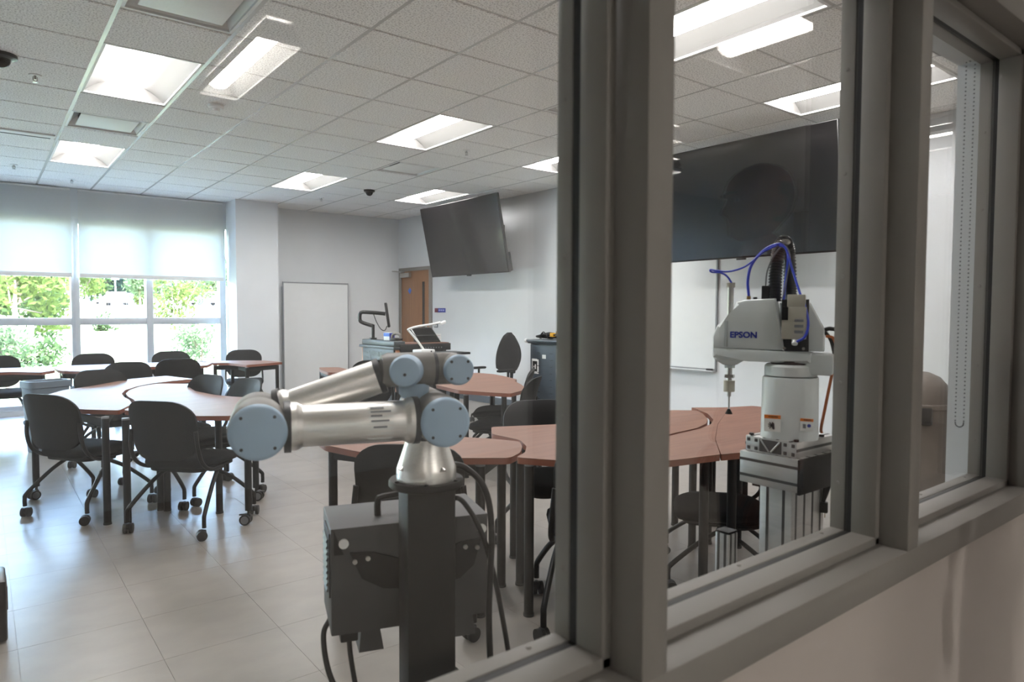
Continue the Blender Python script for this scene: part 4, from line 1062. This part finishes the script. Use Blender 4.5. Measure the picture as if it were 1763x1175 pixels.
B().lohi((-.04, -hy-.02, .985), (CX1-CX0+.01, hy+.02, 1.035), bev=.006).out('top_tray', M_slate, t)
B().tube([(-.05, -hy-.01, 1.02), (-.05, hy+.01, 1.02)], .018, 12).out('push_bar', M_slate, t)
for s in (-1, 1): B().cyl((-.05, s*(hy+.01), 1.02), (-.05, s*(hy+.04), 1.02), .026, n=18).out('bar_end', M_grid, t)
for x in (.06, CX1-CX0-.06):
    for y in (-hy+.06, hy-.06): caster_parts(t, x, y, random.uniform(0, 6.28), False)
rnd = random.Random(3)
for k, (m, lab, y0) in enumerate(((M_ink, 'tangle of black cables heaped on the left of the slate cart', 6.58), (M_tvb, 'pile of dark leads heaped on the right of the slate cart', 6.36))):
    pts = [(5.72+rnd.uniform(-.08, .14), y0+rnd.uniform(-.14, .14), 1.048+rnd.uniform(0, .07)) for _ in range(26)]
    tag(B().tube(pts, .009, 6, sub=4).out('cable_heap', m, None, 80), lab, 'cables', 'cables on the cart')
tag(B().tube([(5.62, 6.60, 1.05), (5.61, 6.57, 1.10), (5.62, 6.53, 1.135), (5.63, 6.49, 1.10), (5.64, 6.47, 1.05)], .007, 6, sub=5).out('cable_loop', M_ink, None, 80), 'single cable loop standing up on the slate cart', 'cable', 'cables on the cart')
for k, (x, y, z, lab) in enumerate(((5.66, 6.40, 1.10, 'yellow connector on top of the dark leads, left of two'), (5.70, 6.30, 1.13, 'larger orange yellow connector on the dark leads, beside the window post'))):
    t = thing('connector', lab, 'connector', (x, y, z-.03), R(30*k), 'yellow connectors on the cart'); B().box((0, 0, .03), (.05, .06+.03*k, .05), bev=.008).out('shell', mat('connector_yellow', (222, 166, 40), .5), t); B().box((0, .04, .03), (.03, .03, .03), bev=.004).out('collar', M_ink, t)

def office_chair(x, y, az, label):
    t = thing('office_chair', label, 'chair', (x, y, 0), -R(az))
    rows = [[Vector((px*k, py*k, z)) for px, py in rrect(.50, .48, .14, 6)] for z, k in ((.44, .9), (.455, 1), (.50, 1), (.52, .92), (.525, .7))]
    B().loft(rows).out('seat', M_fabric, t, 50)
    rows = []
    for k in range(13):
        v_ = k/12; z = .60+.52*v_; wv = .26*math.sin(PI*min(1, (v_*.80+.17)))**.55*(1-.25*v_**3)
        yy = -.24-.05*v_-.03*math.sin(PI*v_)
        if k in (0, 12): wv *= .45
        rows.append([Vector((wv*math.cos(a), yy-.028*math.sin(a)*(1 if 0 < k < 12 else .6)-.05*(1-abs(math.cos(a)))*0+.035*math.cos(a)**2, z)) for a in [2*PI*q/20 for q in range(20)]])
    B().loft(rows).out('backrest', M_fabric, t, 60)
    B().tube([(0, -.10, .45), (0, -.26, .46), (0, -.31, .55), (0, -.29, .75)], .022, 8, sub=4).out('back_post', M_black, t)
    B().cyl((0, -.31, .60), (0, -.36, .60), .02, n=12).out('knob', M_black, t)
    for s in (-1, 1):
        B().tube([(s*.20, 0, .44), (s*.29, 0, .46), (s*.30, 0, .58), (s*.30, 0, .64)], .015, 8, sub=3).out('arm_post', M_black, t); B().box((s*.30, .03, .655), (.075, .26, .03), bev=.012).out('arm_pad', M_black, t)
    B().cyl((0, 0, .10), (0, 0, .44), .026, n=16).out('gas_lift', M_blackm, t)
    for k in range(5):
        a = 2*PI*k/5; B().tube([(0, 0, .13), (.15*math.cos(a), .15*math.sin(a), .12), (.29*math.cos(a), .29*math.sin(a), .085)], .022, 8, taper=.014).out('base_spoke', M_black, t)
        caster_parts(t, .29*math.cos(a), .29*math.sin(a), a, False, .028)
office_chair(5.16, 6.98, 268, 'high backed black office chair with armrests standing by the long wall')

t = thing('waste_bin', 'dark dome topped waste bin in the right pane by the wall', 'bin', (5.42, 2.09, 0))
B().lathe([(0, 0), (.20, 0), (.205, .02), (.222, .70), (0, .70)], n=40).out('drum', M_bin, t)
B().lathe([(.222, .70), (.235, .705), (.235, .735), (.222, .742)], n=40).out('rim', M_bin, t)
B().lathe([(0, .735), (.222, .735), (.218, .80), (.195, .87), (.15, .925), (.08, .958), (0, .967)], n=40).out('dome_lid', M_bin, t)
B().box((-.205, -.06, .66), (.06, .24, .12), Matrix.Rotation(R(12), 3, 'Z'), bev=.01).out('flap', M_tvb, t)
t = thing('waste_bin', 'blue grey plastic bin behind the left crescent table', 'bin', (.50, 8.10, 0), R(20))
rows = [[Vector((x*k, y*k, z)) for x, y in rrect(.36, .26, .05, 4)] for z, k in ((0, .78), (.02, .8), (.63, .97), (.64, 1.05), (.70, 1.05), (.70, .98), (.66, .93), (.05, .76))]
B().loft(rows).out('tub', M_binb, t)
t = thing('equipment_case', 'black equipment case cut off at the lower left edge', 'case', (.052, 3.60, 0))
B().box((-.10, 0, .135), (.22, .22, .26), bev=.012).out('shell', M_tvb, t); B().box((.011, -.0, .18), (.006, .16, .10), bev=.002).out('label_plate', M_bin, t); B().box((-.10, 0, .272), (.10, .04, .02), bev=.008).out('handle', M_black, t)

# roller blind with bead chain on the right pane
t = thing('roller_blind', 'rolled up blind above the right pane with a hanging bead chain', 'blind', (1.93, .80, 2.2))
B().lohi((-.40, .002, .0), (.40, .085, .11), bev=.008).out('cassette', M_frame, t)
B().cyl((-.39, .043, .0), (.39, .043, .0), .03, n=16).out('roller', M_frame, t)
chx = .355
bead = bmesh.new()
for k in range(90):
    for dy in (-.050, -.028): bmesh.ops.create_icosphere(bead, subdivisions=1, radius=.0026, matrix=Matrix.Translation((chx, dy, -.078-.0118*k)))
me = bpy.data.meshes.new('bead_chain'); bead.to_mesh(me); bead.free(); me.materials.append(M_hub)
o = link('bead_chain', me, t); o['kind'] = 'stuff'
B().tube([(chx, -.050, -1.132), (chx, -.048, -1.142), (chx, -.039, -1.147), (chx, -.030, -1.142), (chx, -.028, -1.132)], .002, 6, sub=3).out('chain_loop', M_hub, t)
B().tube([(chx, -.039, -.078), (chx, .0, -.04), (chx, .04, .0)], .002, 6).out('chain_lead', M_hub, t)

# ================================================================== OUTSIDE
def gz(y): 
    P = [(11.2, -.15), (16, -.05), (25, .30), (40, .75), (60, 1.35), (85, 1.95), (120, 2.6), (220, 3.2)]
    for (a, za), (b, zb) in zip(P, P[1:]):
        if y <= b: return za+(zb-za)*(y-a)/(b-a)
    return P[-1][1]
M_grass = mat('lawn', (116, 122, 88), .95, noise=.22, scale=.9, bump=.4, bscale=30)
ys = [11.25, 12, 13, 14.5, 16, 18, 21, 25, 30, 36, 44, 55, 68, 80]
xs = [-60+6*k for k in range(30)]
b = B(); gr = [[b.bm.verts.new((x, y, gz(y)+.12*math.sin(x*.31+y*.2)*min(1, (y-11.25)/8))) for x in xs] for y in ys]
for r0, r1 in zip(gr, gr[1:]):
    for k in range(len(xs)-1): b.bm.faces.new((r0[k], r0[k+1], r1[k+1], r1[k]))
o = b.out('ground_lawn', M_grass, None, 180); struct(o, 'sunlit grass bank rising outside the windows')
b = B(); gr = [[b.bm.verts.new((x, y, gz(y)-.02)) for x in (-120, 200)] for y in (79, 96, 125, 230)]
for r0, r1 in zip(gr, gr[1:]): b.bm.faces.new((r0[0], r0[1], r1[1], r1[0]))
struct(b.out('ground_parking', mat('asphalt', (92, 92, 95), .9), None, 180), 'pale parking lot above the lawn')
LEAF = {k: leaf_mat('leaf_'+k, c) for k, c in (('yellow', (72, 86, 44)), ('mid', (50, 66, 40)), ('dark', (34, 52, 46)), ('pale', (80, 98, 70)))}
M_bark = mat('bark', (110, 96, 84), .9, noise=.2)
def plant(name, x, y, h, crown, kind, label, cat='tree', n=900, leaf=.09, base=.35, seed=1):
    rn = random.Random(seed); z0 = gz(y)-.05
    t = thing(name, label, cat, (x, y, z0), group='trees and shrubs outside')
    b = B(); r = crown; cz = h-r*.95
    blobs = [(rn.uniform(-.55, .55)*r, rn.uniform(-.55, .55)*r, cz+rn.uniform(-.6, .6)*r*(h/(2.2*r)), r*rn.uniform(.35, .6)) for _ in range(9)]
    for _ in range(n):
        bx, by, bz, br = rn.choice(blobs)
        d = Vector((rn.gauss(0, 1), rn.gauss(0, 1), rn.gauss(0, 1))).normalized()*br*(rn.random()**.4)
        p = Vector((bx, by, max(base*h*.5, bz)))+d
        u = Vector((rn.gauss(0, 1), rn.gauss(0, 1), rn.gauss(0, 1))).normalized(); v = u.orthogonal().normalized()
        l = leaf*rn.uniform(.6, 1.4)
        b.bm.faces.new([b.bm.verts.new(p+u*l), b.bm.verts.new(p+v*l*.55), b.bm.verts.new(p-u*l), b.bm.verts.new(p-v*l*.55)])
    me = bpy.data.meshes.new('foliage'); b.bm.to_mesh(me); b.bm.free(); me.materials.append(LEAF[kind])
    o = link('foliage', me, t); o['kind'] = 'stuff'
    b = B().tube([(0, 0, 0), (rn.uniform(-.03, .03)*h, 0, h*.4), (rn.uniform(-.05, .05)*h, .02*h, h*.75)], .022*h, 8, sub=3, taper=.006*h)
    for k in range(5):
        bx, by, bz, br = blobs[k]; b.tube([(0, 0, h*.35), (bx*.5, by*.5, (h*.35+bz)/2), (bx, by, bz)], .009*h, 6, taper=.003*h)
    b.out('trunk', M_bark, t, 60)
def azx(px, y): return y*math.tan(YAW+math.atan((px-881.5)/FPX))
plant('broadleaf_tree', azx(20, 24), 24, 3.6, 1.75, 'yellow', 'yellow green tree filling the left edge of the window', n=1700, leaf=.10, base=.2, seed=2)
plant('broadleaf_tree', azx(75, 27), 27, 2.0, .95, 'mid', 'low green bush to the right of the left edge tree', 'bush', n=900, leaf=.09, base=.1, seed=3)
plant('broadleaf_tree', azx(118, 48), 48, 4.6, 1.6, 'yellow', 'green tree left of the thick window mullion', n=1000, leaf=.16, seed=4)
plant('broadleaf_tree', azx(150, 50), 50, 4.6, 1.5, 'yellow', 'green tree just right of the thick window mullion', n=1000, leaf=.16, seed=5)
plant('conifer_tree', azx(185, 105), 105, 7.6, 4.0, 'dark', 'dark green tree behind the round lamp and street sign, left one', n=1400, leaf=.35, seed=6)
plant('conifer_tree', azx(222, 110), 116, 8.4, 4.4, 'dark', 'dark green tree behind the round lamp and street sign, right one', n=1400, leaf=.35, seed=7)
plant('conifer_tree', azx(62, 112), 112, 8.0, 4.0, 'dark', 'dark tree far behind the white van', n=1000, leaf=.35, seed=8)
plant('broadleaf_tree', azx(243, 60), 60, 4.2, 1.5, 'pale', 'pale green tree left of the thin window mullion', n=1000, leaf=.18, seed=9)
plant('broadleaf_tree', azx(302, 22), 22, 2.55, 1.0, 'yellow', 'slender young tree in the right window pane', n=750, leaf=.075, base=.5, seed=10)
plant('conifer_tree', azx(282, 100), 100, 7.4, 3.6, 'dark', 'dark tree at the upper left of the right window pane', n=700, leaf=.3, seed=11)
plant('broadleaf_tree', azx(355, 70), 70, 6.0, 2.4, 'pale', 'pale tree at the upper right of the right window pane', n=900, leaf=.22, seed=12)
for px_, y_, h_, r_, kd, sd, lab in ((268, 66, 5.2, 2.3, 'pale', 21, 'pale leafy tree just right of the thin window mullion'), (325, 72, 5.6, 2.5, 'pale', 22, 'pale leafy tree behind the slender young tree'), (378, 58, 5.0, 2.2, 'pale', 23, 'pale leafy tree beside the pillar edge of the window'),
        (40, 40, 4.4, 2.0, 'mid', 24, 'green tree behind the yellow green tree at the left edge'), (100, 70, 5.6, 2.4, 'pale', 25, 'pale tree behind the white van'), (165, 74, 4.6, 1.8, 'mid', 26, 'small green tree left of the round street lamp')):
    plant('broadleaf_tree', azx(px_, y_), y_, h_, r_, kd, lab, n=1300, leaf=.20, base=.1, seed=sd)
plant('leafy_shrub', azx(60, 20), 20, .8, .7, 'mid', 'low dark shrub on the shaded bank at left', 'shrub', n=700, leaf=.06, base=.02, seed=27)
plant('leafy_shrub', azx(110, 34), 34, .9, .8, 'yellow', 'yellow green shrub on the bank under the white van', 'shrub', n=500, leaf=.08, base=.02, seed=28)
plant('leafy_shrub', azx(8, 15), 15, 1.35, .55, 'pale', 'pale leafy shrub low at the left edge of the window', 'shrub', n=800, leaf=.05, base=.05, seed=13)
plant('leafy_shrub', azx(345, 16), 16, 1.35, .65, 'pale', 'pale leafy shrub low in the right window pane', 'shrub', n=900, leaf=.05, base=.05, seed=14)
plant('leafy_shrub', azx(235, 75), 75, 1.6, .8, 'yellow', 'small yellow green shrub right of the white car', 'shrub', n=400, leaf=.14, base=.05, seed=15)
plant('leafy_shrub', azx(185, 32), 32, .9, .6, 'mid', 'low grassy shrub on the bank below the white car', 'shrub', n=300, leaf=.09, base=.05, seed=16)
def car(x, y, rz, s, label, body, van=False):
    t = thing('parked_car', label, 'car', (x, y, gz(y)), rz, 'cars parked outside'); L, Wd, H = (4.6*s, 1.85*s, 1.5*s) if not van else (5.6*s, 2.0*s, 2.4*s)
    top = [(-L/2, .35*s), (-L/2, .85*s), (-L*.44, .95*s), (-L*.30, H), (L*.12, H), (L*.28, .98*s), (L*.47, .85*s), (L/2, .55*s), (L/2, .35*s)] if not van else [(-L/2, .4*s), (-L/2, H*.98), (L*.28, H), (L*.38, H*.6), (L/2, H*.5), (L/2, .4*s)]
    B().prism(top, -Wd/2, Wd/2, Matrix.Rotation(R(90), 4, 'X'), bev=.08*s).out('body', body, t)
    B().box((-L*.365, 0, H*.81), (.05*s, Wd*.8, H*.26), Matrix.Rotation(R(22), 3, 'Y') if not van else None).out('rear_window', M_screen, t)
    for q in (-1, 1):
        B().box((-L*.10, q*(Wd/2+.005), H*.80), (L*.34, .02, H*.22)).out('side_window', M_screen, t)
        B().box((-L/2-.01, q*Wd*.4, .78*s), (.05, .2*s, .16*s)).out('tail_light', mat('tail_red', (214, 60, 60), .4), t)
        for xx in (-L*.3, L*.31): B().cyl((xx, q*Wd*.42, .32*s), (xx, q*Wd*.52, .32*s), .32*s, n=18).out('wheel', M_wheel, t)
car(azx(203, 82), 82, R(78), .95, 'white car seen from behind at the top of the lawn', mat('car_white', (190, 192, 196), .3))
car(azx(228, 92), 92, R(85), .9, 'blue car partly behind the white car', mat('car_blue', (90, 140, 190), .3))
car(azx(86, 84), 84, R(20), 1.0, 'white van at the top of the lawn in the left window', mat('car_white', (235, 236, 238)), van=True)
car(azx(150, 96), 96, R(10), .9, 'dark blue car far behind the right hand trees', mat('car_navy', (84, 98, 140), .3))
car(azx(356, 90), 90, R(15), .9, 'grey blue car in the right window pane', mat('car_grey', (140, 150, 170), .3))
t = thing('street_lamp', 'street lamp with a round white globe beyond the lawn', 'street lamp', (azx(174, 80), 80, gz(80)))
B().cyl((0, 0, 0), (0, 0, 3.0), .09, n=10).out('pole', M_grid, t); B().ball((0, 0, 3.25), .42, (1, 1, .8)).out('globe', M_white, t)
t = thing('street_sign', 'white street sign on a post behind the white car', 'sign', (azx(200, 86), 86, gz(86)))
B().cyl((0, 0, 0), (0, 0, 3.6), .06, n=8).out('pole', M_grid, t); B().box((0, -.05, 3.3), (.75, .04, 1.0), bev=.01).out('panel', M_white, t)
t = thing('light_pole', 'thin grey pole in the right window pane', 'pole', (azx(352, 78), 78, gz(78)))
B().cyl((0, 0, 0), (0, 0, 9), .09, .06, 10).out('pole', M_alu, t); B().box((.3, 0, 8.9), (.7, .2, .1)).out('lamp_head', M_alu, t)
t = thing('rail_fence', 'white rail fence along the top of the lawn', 'fence', (azx(150, 76), 76, gz(76)))
for k in range(12): B().cyl((-8+1.3*k, 0, 0), (-8+1.3*k, 0, 1.0), .05, n=8).out('post', M_grid, t)
for z in (.5, .95): B().box((-.85, 0, z), (14.4, .06, .08)).out('rail', M_grid, t)

# ================================================================== PERSON IN THE CORRIDOR (seen only as a reflection in the middle pane)
def person(x, y, az, H, label):
    t = thing('person', label, 'person', (x, y, 0), -R(az))      # faces local +y
    k = H/1.80
    def skin_obj(name, nodes, edges, m, root=0, sub=2):
        me = bpy.data.meshes.new(name); me.from_pydata([Vector(n[0])*k for n in nodes], edges, [])
        o = bpy.data.objects.new(name, me); COL.objects.link(o); o.parent = t
        md = o.modifiers.new('skin', 'SKIN'); md.use_smooth_shade = True
        for i, n in enumerate(nodes):
            sv = me.skin_vertices[0].data[i]; sv.radius = (n[1][0]*k, n[1][1]*k); sv.use_root = (i == root)
        s_ = o.modifiers.new('sub', 'SUBSURF'); s_.levels = sub; s_.render_levels = sub
        me.materials.append(m); return o
    # body: pelvis, spine, neck, arms, legs in one surface
    N = [((0, 0, .96), (.15, .11)), ((0, .01, 1.12), (.145, .105)), ((0, .0, 1.30), (.165, .115)), ((0, -.01, 1.44), (.14, .09)), ((0, .0, 1.53), (.062, .062)), ((0, .015, 1.60), (.056, .056))]
    Eg = [(0, 1), (1, 2), (2, 3), (3, 4), (4, 5)]
    for s in (-1, 1):
        b0 = len(N)
        N += [((s*.17, -.01, 1.43), (.065, .065)), ((s*.215, -.02, 1.30), (.052, .052)), ((s*.235, -.02, 1.14), (.043, .043)), ((s*.24, .03, 1.0), (.036, .036)), ((s*.24, .07, .90), (.027, .022))]
        Eg += [(3, b0), (b0, b0+1), (b0+1, b0+2), (b0+2, b0+3), (b0+3, b0+4)]
        b1 = len(N)
        N += [((s*.095, 0, .86), (.095, .095)), ((s*.10, .01, .52), (.062, .066)), ((s*.105, -.02, .30), (.052, .056)), ((s*.105, -.02, .09), (.038, .042)), ((s*.11, .07, .045), (.042, .035)), ((s*.115, .16, .03), (.036, .026))]
        Eg += [(0, b1)]+[(b1+q, b1+q+1) for q in range(5)]
    skin_obj('body', N, Eg, M_skin)
    shirt = [((0, 0, .95), (.17, .13)), ((0, .01, 1.12), (.165, .125)), ((0, .0, 1.30), (.182, .132)), ((0, -.01, 1.45), (.15, .10)), ((0, .0, 1.515), (.075, .075))]
    Es = [(0, 1), (1, 2), (2, 3), (3, 4)]
    for s in (-1, 1):
        b0 = len(shirt); shirt += [((s*.175, -.01, 1.43), (.08, .08)), ((s*.218, -.02, 1.30), (.068, .068)), ((s*.23, -.02, 1.20), (.062, .062))]; Es += [(3, b0), (b0, b0+1), (b0+1, b0+2)]
    skin_obj('shirt', shirt, Es, M_shirt)
    tr = [((0, 0, .98), (.165, .125)), ((0, 0, .90), (.15, .12))]; Et = [(0, 1)]
    for s in (-1, 1):
        b0 = len(tr); tr += [((s*.095, 0, .80), (.105, .105)), ((s*.10, .01, .52), (.078, .082)), ((s*.105, -.02, .30), (.07, .075)), ((s*.105, -.02, .08), (.065, .07))]; Et += [(1, b0), (b0, b0+1), (b0+1, b0+2), (b0+2, b0+3)]
        skin_obj('shoe', [((s*.105, -.05, .05), (.05, .045)), ((s*.11, .06, .045), (.05, .04)), ((s*.115, .17, .035), (.045, .032))], [(0, 1), (1, 2)], M_ink)
        # hand: palm and five fingers
        hx = s*.24
        HN = [((hx, .07, .905), (.026, .018)), ((hx, .082, .86), (.034, .016)), ((hx, .088, .825), (.036, .015))]; HE = [(0, 1), (1, 2)]
        for q, (off, L) in enumerate(((-.027, .060), (-.009, .072), (.009, .066), (.027, .050))):
            c0 = len(HN); HN += [((hx-s*.004, .088+off, .805), (.009, .009)), ((hx-s*.012, .090+off, .805-L*.55), (.0085, .0085)), ((hx-s*.026, .088+off, .805-L), (.0075, .0075))]; HE += [(2, c0), (c0, c0+1), (c0+1, c0+2)]
        c0 = len(HN); HN += [((hx-s*.012, .115, .865), (.011, .011)), ((hx-s*.02, .132, .835), (.0095, .0095)), ((hx-s*.026, .138, .808), (.008, .008))]; HE += [(1, c0), (c0, c0+1), (c0+1, c0+2)]
        skin_obj('hand', HN, HE, M_skin)
    skin_obj('trousers', tr, Et, M_trous)
    # head: slices through a real profile (front offset, back offset, half width), z from the chin up
    S = [(.000, .060, -.005, .030), (.012, .078, -.030, .048), (.030, .084, -.052, .058), (.048, .082, -.066, .064), (.060, .086, -.074, .067), (.075, .088, -.084, .070), (.090, .087, -.092, .072), (.110, .088, -.098, .074), (.125, .092, -.101, .076), (.140, .097, -.103, .077), (.160, .096, -.103, .077), (.180, .088, -.099, .074), (.200, .070, -.088, .066), (.215, .048, -.070, .052), (.226, .022, -.045, .034), (.231, .0, -.02, .014)]
    hz = 1.569
    def lerp(z):
        for p, q in zip(S, S[1:]):
            if z <= q[0]:
                u = (z-p[0])/(q[0]-p[0]); return [p[i]+(q[i]-p[i])*u for i in (1, 2, 3)]
        return S[-1][1:]
    def g(v, c, w_): return math.exp(-((v-c)/w_)**2)
    def nose(z):
        P = [(.055, 0), (.066, .006), (.074, .021), (.082, .028), (.092, .024), (.105, .016), (.118, .009), (.130, .003), (.140, 0)]
        if z <= .055 or z >= .14: return 0
        for (z0, v0), (z1, v1) in zip(P, P[1:]):
            if z <= z1: return v0+(v1-v0)*(z-z0)/(z1-z0)
    def surf(a, z, off=0.):
        f_, bk, hw_ = lerp(z); ca, sa = math.cos(a), math.sin(a)
        yy = (f_ if sa > 0 else -bk)*abs(sa)**.85*(1 if sa > 0 else -1); xx = hw_*abs(ca)**.8*(1 if ca > 0 else -1)
        if sa > 0:
            yy += nose(z)*g(xx, 0, .011+.006*g(z, .075, .012))
            yy -= .010*sa*(g(xx, .032, .015)+g(xx, -.032, .015))*g(z, .117, .011)
            yy += .005*sa*g(z, .137, .008)*(1 if abs(xx) < .05 else 0)
            yy += sa*g(xx, 0, .024)*(.006*g(z, .056, .005)+.006*g(z, .044, .005)-.003*g(z, .0505, .002))
            yy += .008*g(xx, 0, .02)*g(z, .014, .012)
        n_ = Vector((xx/(hw_*hw_+1e-6), yy/(.1*.1), 0)).normalized()
        return Vector((xx+n_.x*off, yy+n_.y*off+.02, z+hz))*k
    zs = [.231*q/57 for q in range(58)]; angs = []
    angs = [2*PI*q/84 for q in range(84)]
    b = B(); b.loft([[surf(a_, z) for a_ in angs] for z in zs])
    o = b.out('head', M_skin, t, 180)
    for s in (-1, 1):
        b = B().ball(Vector((s*.079, -.012, hz+.095))*k, .033*k, (.26, .60, 1.0), 16, 12, Matrix.Rotation(R(s*18), 3, 'Z')); e = b.out('ear', M_skin, o, 60)
        B().tube([Vector((s*.086, .000, hz+.112))*k, Vector((s*.090, -.014, hz+.122))*k, Vector((s*.092, -.026, hz+.108))*k, Vector((s*.089, -.022, hz+.088))*k, Vector((s*.085, -.008, hz+.072))*k], .0035*k, 6, sub=3).out('ear_rim', M_skin, e)
        ea = min((q_ for q_ in angs if math.sin(q_) > 0), key=lambda q_: abs(surf(q_, .117).x/k-s*.032))
        ep_ = surf(ea, .117)
        B().ball(ep_+Vector((0, -.0065, 0))*k, .0115*k, u=14, v=10).out('eye', mat('eye_white', (140, 128, 120), .5), o); B().ball(ep_+Vector((-.001*s, .0025, 0))*k, .0048*k, u=10, v=8).out('iris', M_ink, o)
        B().tube([surf(q_, .1375, .002) for q_ in angs if math.sin(q_) > 0 and .014 < s*surf(q_, .1375).x/k < .052], .0032*k, 6).out('eyebrow', M_hair, o)
    B().tube([surf(q_, .0505, .0005) for q_ in angs if math.sin(q_) > 0 and abs(surf(q_, .05).x/k) < .025], .0022*k, 6).out('mouth', mat('lips', (140, 84, 76), .5), o)
    # short fringe of hair round the back and sides
    rows = []; HA = [R(196+148*q/30) for q in range(31)]
    for z in [.050+.0105*q for q in range(12)]:
        ed = min(1, (z-.050)/.02, (.1655-z)/.03)
        rows.append([surf(a_, z, (.0005+.005*max(0, ed))*min(1, .15+min(a_-R(196), R(344)-a_)/.25)) for a_ in HA])
    b = B(); b.loft(rows, closed=False, cap=False); b.out('hair', M_hair, o, 180)
    return t
person(1.944, .193, -128, 1.855, 'bald man in a dark shirt in profile, mirrored in the middle pane')
